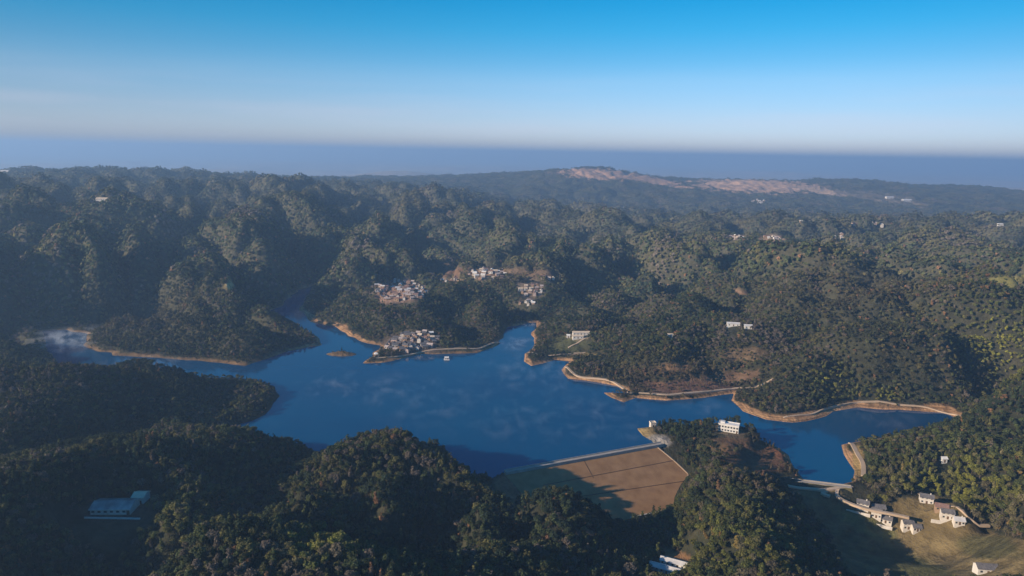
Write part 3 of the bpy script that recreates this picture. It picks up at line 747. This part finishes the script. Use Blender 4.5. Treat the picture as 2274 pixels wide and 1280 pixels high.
road('lakeside_path', [(1256, 815), (1275, 836), (1345, 843), (1372, 852), (1405, 874)], 2.6, M['path'], 'pale path above the bank of the wooded shore')
road('lakeside_path', [(1418, 873), (1480, 879), (1560, 871), (1640, 861), (1690, 857), (1722, 838)], 2.8, M['path'], 'pale path below the brown terraces')
road('lakeside_path', [(1740, 928), (1800, 923), (1845, 906), (1900, 894), (1990, 899), (2060, 905), (2110, 918), (2138, 926)], 1.8, M['path'], 'pale path along the tan bank of the right arm')
road('dirt_road', [(1888, 985), (1905, 1012), (1918, 1030), (1917, 1058)], 3.4, M['path'], 'dirt road down the point at the right arm')
road('dirt_road', [(1892, 1080), (1862, 1084), (1835, 1092), (1790, 1086), (1750, 1080)], 3.2, M['path'], 'dirt road below the small dam')
road('dirt_road', [(1862, 1084), (1852, 1100), (1856, 1116), (1880, 1140), (1925, 1166), (1975, 1190), (2012, 1197)], 2.4, M['path'], 'dirt road from the small dam to the farmhouses')
road('dirt_road', [(1835, 1092), (1815, 1098), (1842, 1112)], 2.8, M['path'], 'dirt road forking below the small dam')
road('dirt_road', [(2040, 1098), (2100, 1126), (2150, 1156), (2195, 1178)], 2.2, M['path'], 'dirt road behind the right farmhouses')
road('dirt_road', [(1262, 774), (1285, 762), (1300, 752)], 2.2, M['path'], 'short path climbing the green terrace')
# ------------------------------------------------------------------ houses
def gable(w, d, h, rise, over=.5, axis='x'):
    W_ = MB(); W_.box((0, 0, h / 2 - 1.25), (w, d, h + 2.5))
    a, b_ = w / 2, d / 2
    W_.face((-a, -b_, h), (-a, b_, h), (-a, 0, h + rise)); W_.face((a, -b_, h), (a, 0, h + rise), (a, b_, h))
    R_ = MB(); A2, B2 = a + over, b_ + over; dz = rise * over / b_
    for s_ in (-1, 1):
        p = [(-A2, s_ * B2, h - dz + .08), (A2, s_ * B2, h - dz + .08), (A2, 0, h + rise + .08), (-A2, 0, h + rise + .08)]
        q = [(x, y, z + .22) for x, y, z in p]
        if s_ > 0: p, q = p[::-1], q[::-1]
        R_.face(*q); R_.face(*p[::-1])
        for i in range(4):
            j = (i + 1) % 4; R_.face(p[i], p[j], q[j], q[i])
    R_.box((0, 0, h + rise + .36), (w + 2 * over, .35, .22))
    return W_, R_
def house(name, w, d, h, rise, wall, roof, win=0, storeys=1, doors=True, chimney=False):
    o = empty(name, (0, 0, 0)); W_, R_ = gable(w, d, h, rise)
    W_.build('wall', wall, o); rf = R_.build('roof', roof, o)
    if chimney: MB().box((w * .28, 0, h + rise + .5), (.6, .6, 1.5)).build('chimney', wall, rf)
    for st in range(storeys):
        for k in range(win):
            x = (-w / 2) + w * (k + .5) / win
            if doors and st == 0 and k == win // 2: continue
            z = 1.5 + st * 2.9
            for s_ in (-1, 1):
                MB().box((x, s_ * (d / 2 + .03), z), (1.2, .10, 1.2)).build('window', M['glass'], o)
    if doors: MB().box((-w / 2 + w * (win // 2 + .5) / max(win, 1), -(d / 2 + .04), 1.1), (1.2, .12, 2.2)).build('door', M['door'], o)
    return o
def flat_house(name, w, d, h, wall, roof, win=0, storeys=1):
    o = empty(name, (0, 0, 0)); MB().box((0, 0, h / 2 - 1.25), (w, d, h + 2.5)).build('wall', wall, o)
    R_ = MB(); R_.box((0, 0, h + .12), (w + .5, d + .5, .24))
    R_.build('roof', roof, o)
    Pm = MB()
    for x, y, a, b_ in ((0, d / 2 + .1, w + .5, .25), (0, -d / 2 - .1, w + .5, .25), (w / 2 + .1, 0, .25, d - .05), (-w / 2 - .1, 0, .25, d - .05)): Pm.box((x, y, h + .62), (a, b_, .75))
    Pm.build('parapet', wall, o)
    for st in range(storeys):
        for k in range(win):
            x = (-w / 2) + w * (k + .5) / win
            MB().box((x, -(d / 2 + .03), 1.6 + st * 3.0), (1.5, .1, 1.4)).build('window', M['glass'], o)
            MB().box((x, (d / 2 + .03), 1.6 + st * 3.0), (1.5, .1, 1.4)).build('window', M['glass'], o)
    MB().box((w * .42, -(d / 2 + .05), 1.1), (1.1, .14, 2.2)).build('door', M['door'], o)
    return o
def put(o, u, v, rz, rad, label=None, cat='house', group=None, z=None, front=1.0, sink=0.0):
    g = ground(u, v); o.location = (g.x, g.y, (g.z if z is None else z) - sink); o.rotation_euler = (0, 0, math.radians(rz))
    if label: tag(o, label, cat, group)
    TREE_OUT.append((g.x, g.y, rad))
    r = math.hypot(g.x, g.y); k = front * (rad + 3)
    TREE_OUT.append((g.x * (1 - k / r), g.y * (1 - k / r), rad)); 
    TREE_OUT.append((g.x * (1 - 1.8 * k / r), g.y * (1 - 1.8 * k / r), rad * .8))
    return g
# big shed, lower left
o = empty('farm_shed', (0, 0, 0)); W_, R_ = gable(23, 12, 3.8, 1.9, .6)
W_.build('wall', M['wall'], o); rf = R_.build('roof', M['roof_shed'], o)
MB().box((0, -6.72, 3.6), (24.2, .25, .45)).build('gutter', M['wall_white'], o)
for k in range(6): MB().box((-10 + k * 3.6, -6.04, 2.0), (1.8, .12, 1.2)).build('window', M['glass'], o)
MB().box((10.3, -6.05, 1.4), (1.8, .14, 2.8)).build('door', M['door'], o)
put(o, 257, 1133, 3, 14, 'large grey metal roofed shed in the shaded wood clearing at the lower left', 'shed', z=34)
sx, sy = o.location.x, o.location.y
for k in range(5): TREE_OUT.append((sx - 16 + k * 9, sy - 14, 13)); TREE_OUT.append((sx - 16 + k * 9, sy - 24, 10))
o2 = house('shed_annex', 7, 8, 4.2, 1.5, M['wall_white'], M['roof_cream'], 2)
o2.location = (sx + 9.5, sy + 11.2, 34); tag(o2, 'small white annex with a bright pale roof behind the large shed', 'shed'); TREE_OUT.append((sx + 12, sy + 16, 11))
yw = MB().box((4, -10.5, .2), (33, .4, 1.5)).build('yard_wall', M['wall_white']); yw.location = (sx, sy, 34)
tag(yw, 'long pale wall along the yard in front of the large shed', 'wall')
# white two storey building on the middle headland
o = flat_house('white_building', 17, 7.5, 6.2, M['wall_white'], M['roof_white'], 7, 2)
MB().box((-5.5, 1, 6.8), (4, 3.6, 2.2)).build('stair_tower', M['wall_white'], o)
put(o, 1618, 957, -24, 13, 'long white two storey flat roofed building on top of the headland between the lake arms', 'building', z=13)
o = flat_house('pump_house', 5, 4.2, 4.0, M['wall'], M['roof_cream'], 1, 1)
put(o, 1449, 948, 10, 6, 'small pale tower house on the point at the right end of the big dam', 'building')
# twin poultry sheds
for k, (du, dv) in enumerate(((0, 0), (-24, 13))):
    o = house('poultry_shed', 19, 5.2, 2.6, 1.1, M['wall_white'], M['roof_pale'], 6)
    g = put(o, 1500 + du, 1256 + dv, -25, 10, ['upper of two white roofed sheds side by side on an orange clearing', 'lower of two white roofed sheds side by side on an orange clearing'][k], 'shed', 'twin sheds on the orange clearing', z=-9)
# farmhouses in the right valley
FARM = [(1915, 1128, -26, 11, 6.5, 'w', 'd', 'grey roofed white farmhouse at the upper left end of the lower row'),
        (1950, 1133, -10, 12, 7, 'w', 'd', 'wide grey roofed farmhouse at the back of the lower row'),
        (1945, 1148, -26, 9, 5.5, 'w', 'd', 'small farmhouse in front of the wide one in the lower row'),
        (1966, 1160, -28, 11, 6, 'w', 'd', 'white walled farmhouse at the lower right end of the lower row'),
        (2014, 1172, -4, 10, 6, 'w', 'b', 'dark roofed white farmhouse at the head of the dry field'),
        (2034, 1178, -4, 8, 5.5, 'w', 'b', 'smaller dark roofed house beside the one at the head of the dry field'),
        (2056, 1115, -22, 12, 7, 'w', 'd', 'grey roofed farmhouse highest up beside the yellow wood'),
        (2090, 1132, -22, 11, 6, 'm', 'r', 'brown roofed farmhouse in the middle of the upper row'),
        (2102, 1150, -18, 11, 6.5, 'w', 'd', 'grey roofed farmhouse with a low wall toward the field'),
        (2128, 1162, -12, 9, 6, 'w', 'p', 'pale roofed farmhouse at the lower end of the upper row')]
WM = {'w': 'wall', 'm': 'wall_mud'}; RM = {'d': 'tile_dark', 'b': 'tile_dark', 'r': 'tile_red', 'p': 'roof_pale'}
for i, (u, v, rz, w, d, a, b_, lab) in enumerate(FARM):
    w, d = w * .72, d * .78
    o = house('farmhouse', w, d, 4.6 if i % 2 == 0 else 2.9, 1.7, M[WM[a]], M[RM[b_]], 3, 2 if i % 2 == 0 else 1, True, i % 3 == 0)
    put(o, u, v, rz, w * .62, lab, 'house', 'farmhouses in the right valley', sink=.2)
for (u, v, rz, L_, lab) in ((1905, 1143, -26, 16, 'low pale garden wall in front of the lower row of farmhouses'), (1955, 1172, -26, 15, 'low pale wall below the last farmhouse of the lower row'), (2092, 1164, -18, 14, 'low pale wall in front of the upper row of farmhouses')):
    w = MB().box((0, 0, .3), (L_, .4, 2.6)).build('garden_wall', M['wall']); g = ground(u, v); w.location = g; w.rotation_euler = (0, 0, math.radians(rz)); tag(w, lab, 'wall')
o = house('farmhouse', 11, 6, 3.2, 1.7, M['wall_white'], M['tile_dark'], 3); put(o, 2188, 1270, -8, 7, 'white farmhouse alone at the bottom edge of the dry field', 'house')
# waterside buildings
o = house('floating_hut', 4.5, 3, 2.2, .7, M['wall_white'], M['roof_white'], 2); o.location = tuple(P(992, 798, .3)); o.rotation_euler = (0, 0, .1)
MB().box((0, -1, 0), (7, 6, .7)).build('deck', M['wall_white'], o)
tag(o, 'small white hut floating on the water off the village shore', 'floating hut')
o = empty('pavilion', (0, 0, 0))
for sx_ in (-1, 1):
    for sy_ in (-1, 1): MB().box((sx_ * 2, sy_ * 2, 1.3), (.35, .35, 4.2)).build('post', M['wall_white'], o)
q = MB(); ap = (0, 0, 5.4); cs_ = [(-3, -3, 3.4), (3, -3, 3.4), (3, 3, 3.4), (-3, 3, 3.4)]
for i in range(4): q.face(cs_[i], cs_[(i + 1) % 4], ap)
q.face(*cs_[::-1]); q.build('roof', M['roof_white'], o)
put(o, 836, 792, 12, 4, 'white roofed pavilion on the tip of the village point', 'pavilion')
# long buildings on slopes
LONG = [(1290, 744, 4, 22, 6, 'wall_white', 'roof_cream', 'upper of two long cream buildings on the green terrace', 'building'), (1283, 752, 4, 14, 5, 'wall_white', 'roof_cream', 'lower and shorter of two cream buildings on the green terrace', 'building'),
        (1628, 724, -8, 15, 5, 'wall_white', 'roof_pale', 'left of two white sheds in the wood above the brown slope', 'shed'), (1661, 729, -8, 9, 5, 'wall_white', 'roof_pale', 'right and shorter of two white sheds in the wood above the brown slope', 'shed'),
        (1262, 750, 0, 4, 3, 'wall_white', 'roof_white', 'tiny white hut left of the cream buildings', 'hut'), (1488, 750, 0, 6, 4, 'wall', 'roof_cream', 'tiny cream hut alone among trees above the brown slope', 'hut'),
        (2095, 1026, 0, 4, 3, 'wall_white', 'roof_white', 'tiny white hut deep in the right hill wood', 'hut'),
        (2220, 503, 0, 14, 9, 'wall_white', 'roof_white', 'bright white house alone high on the far right plateau', 'house'),
        (228, 447, 0, 22, 9, 'wall', 'roof_cream', 'pale house alone on the far left hillside', 'house'), (12, 384, 0, 34, 12, 'wall_white', 'roof_white', 'white building on the ridge top at the far left', 'building'),
        (1382, 463, 0, 20, 10, 'wall_white', 'roof_white', 'white house alone below the red mountain', 'house'), (1975, 441, 5, 44, 16, 'wall_white', 'roof_pale', 'long pale building on the hazy far right hill', 'building'),
        (2013, 448, 5, 50, 18, 'wall_white', 'roof_white', 'brightest white building on the hazy far right hill', 'building')]
for u, v, rz, w, d, wm, rm, lab, cat in LONG:
    hh = 3.2 if w < 24 else 8
    o = house({'building': 'long_building', 'shed': 'livestock_shed', 'hut': 'hut', 'house': 'country_house'}[cat], w, d, hh, max(1.0, d * .18), M[wm], M[rm], max(1, int(w / 4)) if w < 24 else 0, 1, w < 24)
    put(o, u, v, rz, max(5, w * .55), lab, cat, front=1.3)
# villages
VIL = [ # (u, v, ru, rv, n, label, group)
 (890, 648, 60, 23, 74, 'small tile roofed house packed in the upper village on the middle peninsula', 'houses of the upper peninsula village'),
 (915, 762, 58, 19, 58, 'small dark roofed house packed in the waterfront village on the middle peninsula', 'houses of the waterfront village'),
 (948, 746, 20, 8, 12, 'pale walled house on the slope just above the waterfront village', 'houses above the waterfront village'),
 (1082, 611, 44, 12, 24, 'pale house along the orange clearing behind the peninsula', 'houses along the orange clearing'),
 (1215, 622, 18, 7, 8, 'pale house on the wooded rise right of the orange clearing', 'houses on the rise right of the clearing'),
 (1182, 646, 28, 12, 30, 'white house in the village behind the inlet', 'houses of the village behind the inlet'),
 (1168, 674, 18, 5, 8, 'white house in the short row just below the village behind the inlet', 'houses in the short row behind the inlet'),
 (1000, 624, 22, 3, 5, 'small pale house beside the road behind the upper village', 'houses by the road behind the upper village'),
 (1714, 531, 18, 5, 11, 'cream house in the bright hamlet on the right hillside', 'houses of the bright hillside hamlet'),
 (1636, 528, 18, 4, 8, 'pink white house in the hamlet left of the bright one', 'houses of the left hillside hamlet'),
 (1865, 528, 14, 5, 5, 'pale house in the small hamlet right of the bright one', 'houses of the small right hamlet'),
 (1780, 496, 10, 2, 3, 'pale far house on the plateau left of the others', 'far houses on the left of the plateau'),
 (1900, 499, 9, 2, 3, 'white far house in the middle of the plateau', 'far houses in the middle of the plateau'),
 (1952, 503, 12, 2, 4, 'pale far house in the row on the plateau', 'far houses in the plateau row'),
 (1684, 449, 14, 4, 7, 'bright far house on the hazy slope below the bare upland', 'far houses below the bare upland')]
VP = {}
def proto_house(key):
    if key in VP: return copy_tree(VP[key])
    w, d, h, rise, wl, rf = key
    o = house('village_house', w, d, h, rise, M[wl], M[rf], 2, 1, True); VP[key] = o; return o
hr = random.Random(21)
for gi_, (u, v, ru, rv, n_h, lab, grp) in enumerate(VIL):
    placed = []; tries = 0; dark_v = gi_ == 1
    while len(placed) < n_h and tries < 4000:
        tries += 1
        a = hr.uniform(0, 6.283); q = math.sqrt(hr.random())
        g = ground(u + ru * q * math.cos(a), v + rv * q * math.sin(a) - (ru * q * math.cos(a)) * (.12 if dark_v else 0))
        if samp(S, np.array([g.x]), np.array([g.y]))[0] < 3.5: continue
        far_h = g.y > 1600
        md_ = 19 if far_h else (6.4 if gi_ < 2 else 8.0)
        if any((g.x - p[0]) ** 2 + (g.y - p[1]) ** 2 < md_ ** 2 for p in placed): continue
        placed.append((g.x, g.y))
        big = hr.random() < .3
        wl = hr.choice(['wall', 'wall_mud', 'wall_mud', 'wall_pink'] if gi_ in (0, 1) else ['wall_white', 'wall', 'wall_pink', 'wall_mud'])
        rf = hr.choice(['tile_dark', 'tile_dark', 'tile_dark', 'tile_dark', 'tile_pale'] if dark_v else (['tile_red', 'tile_pale', 'tile_red', 'tile_dark', 'roof_pale'] if gi_ in (0,) else ['tile_pale', 'roof_cream', 'tile_red', 'roof_white']))
        key = (7.2 if big else 5.2, 4.6 if big else 3.8, 3.8 if big else 2.4, 1.2, wl, rf)
        o = proto_house(key); sc_ = 1.9 if g.y > 3000 else (1.45 if far_h else 1.0)
        o.location = g; o.rotation_euler = (0, 0, math.radians(hr.choice([0, 8, -12, 15, 90, 80]))); o.scale = (sc_,) * 3
        tag(o, lab, 'house', grp)
        if hr.random() < .85:
            r = math.hypot(g.x, g.y)
            TREE_OUT.append((g.x, g.y, 6.5 * sc_)); TREE_OUT.append((g.x * (1 - 9 * sc_ / r), g.y * (1 - 9 * sc_ / r), 5.0 * sc_))

def ring_points(r0, r1, a0, a1, sp):
    xs = np.arange(r1 * math.sin(math.radians(a0)) if a0 > -90 else -r1, r1 * math.sin(math.radians(a1)), sp)
    ys = np.arange(r0 * math.cos(math.radians(max(abs(a0), abs(a1)))), r1, sp)
    gx, gy = np.meshgrid(xs, ys); gx = gx + RNG.uniform(-.48, .48, gx.shape) * sp; gy = gy + RNG.uniform(-.48, .48, gy.shape) * sp
    gx = gx.ravel(); gy = gy.ravel(); r = np.hypot(gx, gy); t = np.degrees(np.arctan2(gx, gy))
    k = (r >= r0) & (r < r1) & (t > a0) & (t < a1); return gx[k], gy[k]
TX, TY, TL = [], [], []
for lod, (r0, r1, a0, a1, sp) in enumerate(((230, 620, -50, 42, 3.6), (620, 1150, -48, 42, 3.9), (1150, 2300, -44, 41, 4.7), (2300, 6200, -42, 41, 7.0))):
    a, b_ = ring_points(r0, r1, a0, a1, sp)
    TX.append(a); TY.append(b_); TL.append(np.full(len(a), lod))
TX = np.concatenate(TX); TY = np.concatenate(TY); TL = np.concatenate(TL)
tz = zat(TX, TY); ts = samp(S, TX, TY); tb = samp(BARE, TX, TY)
dens = fbm(TX / 45 + 3, TY / 45, 3)
keep = (ts > 2.5) & (tz > 0.8 - 60 * (ts > 25)) & (RNG.uniform(size=len(TX)) > tb * 1.02 - 0.02) & (RNG.uniform(size=len(TX)) < 0.93 + dens * 0.5)
keep &= ~in_poly(TX, TY, DAM_POLY); keep &= samp(dd, TX, TY) > 3.5
for (cx, cy, cr) in TREE_OUT: keep &= ((TX - cx) ** 2 + (TY - cy) ** 2) > cr * cr
TX, TY, TL, tz, tb, ts = TX[keep], TY[keep], TL[keep], tz[keep], tb[keep], ts[keep]
n_ = len(TX); print('trees', n_)
f1 = fbm(TX / 120, TY / 120, 3); f2 = fbm(TX / 38 + 50, TY / 38, 2); f3 = fbm(TX / 260 + 90, TY / 260, 2)
tu, tv, tw = proj(TX, TY, tz + 6)
rnd = RNG.uniform(size=n_)
def at_(u, v, a, b_): return np.exp(-(((tu - u) / a) ** 2 + ((tv - v) / b_) ** 2))
kindi = np.where(f2 + RNG.normal(size=n_) * .35 > np.choose(TL, [.38, .5, .95, 1.4]), 1, np.where(rnd < .24, 2, 0))
yel = at_(2100, 1090, 80, 60) * 1.1 + at_(2210, 745, 75, 70) * 1.1 + at_(700, 1190, 70, 60) * .8 + at_(1840, 830, 40, 25) + at_(2260, 800, 30, 30) + at_(1950, 870, 60, 20) * .8 + at_(400, 1140, 60, 50) * .5 + at_(1600, 1200, 180, 90) * .5 + at_(2150, 1080, 200, 100) * .55  # left ridge patches paint yellow sunlight onto the crowns
brown = at_(1500, 840, 160, 45) + at_(1720, 1010, 90, 60) + at_(300, 690, 150, 60) * .6 + at_(1150, 600, 220, 25) * .5 + at_(1900, 640, 200, 60) * .5 + at_(1980, 780, 180, 60) * .35
green = C(0.050, 0.066, 0.026); olive = C(0.086, 0.084, 0.030); grey = C(0.105, 0.088, 0.070); yl = C(0.20, 0.20, 0.035); rust = C(0.17, 0.095, 0.050); dark = C(0.026, 0.040, 0.022)
DT = np.hypot(TX, TY); nrf = 1 - .6 * sstep(800, 2200, DT); mixv = f1 * 1.1 + RNG.normal(size=n_) * .40 * nrf * nrf
tint = np.where((mixv < -.25)[:, None], dark, np.where((mixv < .1)[:, None], green, np.where((mixv < .5)[:, None], olive, grey)))
tint = np.where(((rnd < .035 * nrf + .05 * np.clip(brown, 0, 1)))[:, None], rust, tint)
pb = np.clip(brown, 0, 1)[:, None] * .7; tint = tint * (1 - pb) + C(0.125, 0.085, 0.058) * pb
py_ = (np.clip(yel, 0, 1) * RNG.uniform(.2, 1.2, n_))[:, None]; py_ = np.clip(py_, 0, 1); tint = tint * (1 - py_) + yl * py_
tint = tint * (1 + (RNG.uniform(.7, 1.35, n_) - 1) * nrf)[:, None] * (1 + .15 * ((tu < 1130) & (DT < 680)))[:, None] * (1 + .85 * sstep(700, 1500, np.hypot(TX, TY)))[:, None]  # near left and distant tints lifted so the crowns look better lit
farg = (sstep(900, 2200, np.hypot(TX, TY)) * .55 * RNG.uniform(.3, 1, n_))[:, None]; tint = tint * (1 - farg) + C(.135, .116, .112) * farg  # distant crowns greyed: sunlit, hazy tone put into their colour
scl = RNG.uniform(.7, 1.25, n_) * np.choose(TL, [0.70, 0.62, 0.86, 1.05]) * (1 + .25 * np.clip(f3, -1, 1)) * (1 - .4 * np.clip(tb, 0, 1)) * np.where(ts < 9, .6, 1)
scl = scl * np.where(rnd > .97, 1.3, 1)
var = RNG.integers(0, 2, n_)
# ------------------------------------------------------------------ the 300 trees that show largest stand alone
vis_slope = (Z + 4 - CAM_Z) / RD
cum = np.maximum.accumulate(np.vstack([np.full((1, nc), -9.0), vis_slope[:-1]]), 0)
cmx = samp(cum, TX, TY)
tu2, tv2, tw2 = proj(TX, TY, tz + 5 * scl)
seen = (tu2 > 10) & (tu2 < 2264) & (tv2 < 1272) & (tv2 > 300) & ((tz + 5 * scl - CAM_Z) / np.hypot(TX, TY) > cmx)
size = np.where(seen, scl * (1 + .15 * (kindi == 0)) / tw2, 0)
order = np.argsort(-size)
# space the choice out a little so the largest crowns win over neighbours
pick = order[:300]
solo = np.zeros(n_, bool); solo[pick] = True
tk = {}
KN = ['broadleaf_tree', 'slender_tree', 'bushy_tree']
for k, kd in enumerate(KINDS3):
    for s_ in range(2):
        cm = [p for p in protos if p[0] == 0 and p[1] == k and p[2] == s_][0][3]
        o = empty(KN[k], (0, 0, 0))
        c_ = bpy.data.objects.new('crown', cm_ := crown_mesh('crown', kd, 620, .42, 100 + k * 3 + s_, False)); COL.objects.link(c_); c_.parent = o
        trunk_mb(kd, 100 + k * 3 + s_).build('trunk', M['bark'], o)
        tk[(k, s_)] = [o, False]
def zone(u, v, z):
    if u < 560: return 'shaded wood at the lower left corner'
    if u < 860: return 'sunlit-tinted slope of the left ridge'
    if u < 1120: return 'dark hollow in front of the lake'
    if u < 1430: return 'dark gully below the dam'
    if u < 1860: return 'hill right of the dam'
    return 'field edge at the lower right'
COLN = [(dark, 'dark green'), (green, 'green'), (olive, 'olive'), (grey, 'grey brown'), (yl, 'yellow green'), (rust, 'rust brown')]
for i in pick:
    k, s_ = int(kindi[i]), int(var[i]); proto = tk[(k, s_)]
    if not proto[1]: o = proto[0]; proto[1] = True
    else: o = copy_tree(proto[0])
    o.location = (TX[i], TY[i], tz[i] - .2); o.rotation_euler = (0, 0, rnd[i] * 40); o.scale = (scl[i],) * 3
    nm = min(COLN, key=lambda c: np.abs(c[0] / c[0].sum() - tint[i] / tint[i].sum()).sum() + .3 * abs(c[0].sum() - tint[i].sum()))[1]
    zn = zone(tu2[i], tv2[i], 0)
    lab = f"{nm} {['round crowned', 'slender', 'low bushy'][k]} tree in the {zn}"
    tag(o, lab, 'tree', f"{nm} {['round', 'slender', 'bushy'][k]} trees in the {zn}")
    for ch in o.children:
        if ch.name.startswith('crown'): ch['tint'] = [float(c) for c in tint[i]]
for pr_, used in tk.values():
    if not used:
        for ch in list(pr_.children): bpy.data.objects.remove(ch)
        bpy.data.objects.remove(pr_)
# ------------------------------------------------------------------ the rest of the forest: one mass, instanced
PC = bpy.data.collections.new('forest_shapes')
pix = {}
for j, (lod, k, s_, me_) in enumerate(protos):
    o = bpy.data.objects.new(f'shape_{j:02d}', me_); PC.objects.link(o); pix[(lod, k, s_)] = j
r_ = ~solo
fm = bpy.data.meshes.new('forest'); nn = int(r_.sum()); fm.vertices.add(nn)
fm.vertices.foreach_set('co', np.stack([TX[r_], TY[r_], tz[r_] - .2], -1).astype(np.float32).ravel())
ii = np.array([pix[(int(l), int(k), int(s_))] for l, k, s_ in zip(TL[r_], kindi[r_], var[r_])], np.int32)
a = fm.attributes.new('idx', 'INT', 'POINT'); a.data.foreach_set('value', ii)
a = fm.attributes.new('scl', 'FLOAT', 'POINT'); a.data.foreach_set('value', scl[r_].astype(np.float32))
Zs = Z.copy()
for _ in range(3): Zs[1:-1, 1:-1] = (Zs[:-2, 1:-1] + Zs[2:, 1:-1] + Zs[1:-1, :-2] + Zs[1:-1, 2:] + Zs[1:-1, 1:-1]) / 5
xt, xr = np.gradient(X, axis=1), np.gradient(X, axis=0); yt, yr = np.gradient(Y, axis=1), np.gradient(Y, axis=0); zt, zr = np.gradient(Zs, axis=1), np.gradient(Zs, axis=0)
det = xt * yr - xr * yt
GX = (zt * yr - zr * yt) / det; GY = (xt * zr - xr * zt) / det
tl = np.choose(TL[r_], [0.15, 0.5, 0.95, 1.1])
N3 = np.stack([-samp(GX, TX[r_], TY[r_]) * tl, -samp(GY, TX[r_], TY[r_]) * tl, np.ones(nn)], -1); N3 /= np.linalg.norm(N3, axis=1)[:, None]
sp_ = rnd[r_] * 40; A3 = np.stack([np.cos(sp_), np.sin(sp_), np.zeros(nn)], -1); A3 -= N3 * (A3 * N3).sum(1)[:, None]; A3 /= np.linalg.norm(A3, axis=1)[:, None]; B3 = np.cross(N3, A3)
rot = np.stack([np.arctan2(B3[:, 2], N3[:, 2]), np.arcsin(np.clip(-A3[:, 2], -1, 1)), np.arctan2(A3[:, 1], A3[:, 0])], -1)
a = fm.attributes.new('rot', 'FLOAT_VECTOR', 'POINT'); a.data.foreach_set('vector', rot.astype(np.float32).ravel())
a = fm.attributes.new('tint', 'FLOAT_COLOR', 'POINT'); tc4 = np.ones((nn, 4), np.float32); tc4[:, :3] = tint[r_]; a.data.foreach_set('color', tc4.ravel())
fo = bpy.data.objects.new('forest', fm); COL.objects.link(fo)
tag(fo, 'dense mixed woodland covering the hills', None, None, 'stuff')
ng = bpy.data.node_groups.new('grow', 'GeometryNodeTree')
ng.interface.new_socket('Geometry', in_out='INPUT', socket_type='NodeSocketGeometry'); ng.interface.new_socket('Geometry', in_out='OUTPUT', socket_type='NodeSocketGeometry')
gi = ng.nodes.new('NodeGroupInput'); go_ = ng.nodes.new('NodeGroupOutput'); ip = ng.nodes.new('GeometryNodeInstanceOnPoints'); ci = ng.nodes.new('GeometryNodeCollectionInfo')
ci.inputs['Collection'].default_value = PC; ci.inputs['Separate Children'].default_value = True; ci.inputs['Reset Children'].default_value = True
ip.inputs['Pick Instance'].default_value = True
def na(name, t):
    q = ng.nodes.new('GeometryNodeInputNamedAttribute'); q.data_type = t; q.inputs['Name'].default_value = name; return q.outputs['Attribute']
ng.links.new(gi.outputs[0], ip.inputs['Points']); ng.links.new(ci.outputs[0], ip.inputs['Instance']); ng.links.new(na('idx', 'INT'), ip.inputs['Instance Index'])
ng.links.new(na('rot', 'FLOAT_VECTOR'), ip.inputs['Rotation']); ng.links.new(na('scl', 'FLOAT'), ip.inputs['Scale']); ng.links.new(ip.outputs[0], go_.inputs[0])
md = fo.modifiers.new('grow', 'NODES'); md.node_group = ng

mist_q = LAKES[0]
mx0, my0 = mist_q.min(0) - 5; mx1, my1 = mist_q.max(0) + 5
mb = MB().box(((mx0 + mx1) / 2, (my0 + my1) / 2, 3.6), (mx1 - mx0, my1 - my0, 6.0))
mm_ = bpy.data.materials.new('mist_air'); mm_.use_nodes = True; t_n = mm_.node_tree; t_n.nodes.clear()
pv = t_n.nodes.new('ShaderNodeVolumePrincipled'); pv.inputs['Color'].default_value = (.85, .92, 1, 1)
mo = t_n.nodes.new('ShaderNodeOutputMaterial'); t_n.links.new(pv.outputs[0], mo.inputs['Volume'])
tcm = t_n.nodes.new('ShaderNodeTexCoord'); nzm = t_n.nodes.new('ShaderNodeTexNoise'); nzm.inputs['Scale'].default_value = .055; nzm.inputs['Detail'].default_value = 4; nzm.inputs['Roughness'].default_value = .6; nzm.inputs['Distortion'].default_value = .6
mrm = t_n.nodes.new('ShaderNodeMapRange'); mrm.inputs['From Min'].default_value = .50; mrm.inputs['From Max'].default_value = .78
t_n.links.new(tcm.outputs['Object'], nzm.inputs['Vector']); t_n.links.new(nzm.outputs['Fac'], mrm.inputs['Value'])
acc = None
for u_, v_, rad_, dn_ in ((1150, 765, 42, .05), (150, 757, 85, .10), (320, 812, 60, .03), (760, 860, 70, .017), (880, 870, 80, .014), (1200, 830, 100, .016), (1330, 930, 90, .013), (1180, 930, 90, .012), (1000, 900, 110, .009), (1940, 925, 50, .020), (650, 700, 40, .015), (1560, 905, 40, .012)):
    c_ = P(u_, v_, 2)
    vd = t_n.nodes.new('ShaderNodeVectorMath'); vd.operation = 'DISTANCE'; vd.inputs[1].default_value = tuple(c_); t_n.links.new(tcm.outputs['Object'], vd.inputs[0])
    mr_ = t_n.nodes.new('ShaderNodeMapRange'); mr_.interpolation_type = 'SMOOTHSTEP'; mr_.inputs['From Min'].default_value = 0; mr_.inputs['From Max'].default_value = rad_; mr_.inputs['To Min'].default_value = dn_; mr_.inputs['To Max'].default_value = 0
    t_n.links.new(vd.outputs['Value'], mr_.inputs['Value'])
    if acc is None: acc = mr_.outputs[0]
    else:
        ad = t_n.nodes.new('ShaderNodeMath'); ad.operation = 'MAXIMUM'; t_n.links.new(acc, ad.inputs[0]); t_n.links.new(mr_.outputs[0], ad.inputs[1]); acc = ad.outputs[0]
mu = t_n.nodes.new('ShaderNodeMath'); mu.operation = 'MULTIPLY'; t_n.links.new(acc, mu.inputs[0]); t_n.links.new(mrm.outputs[0], mu.inputs[1]); t_n.links.new(mu.outputs[0], pv.inputs['Density'])
mb = mb.build('lake_mist', mm_); tag(mb, 'thin wisps of morning steam drifting low over the lake', None, None, 'stuff')
SC.cycles.volume_step_rate = 1.0; SC.cycles.volume_max_steps = 64
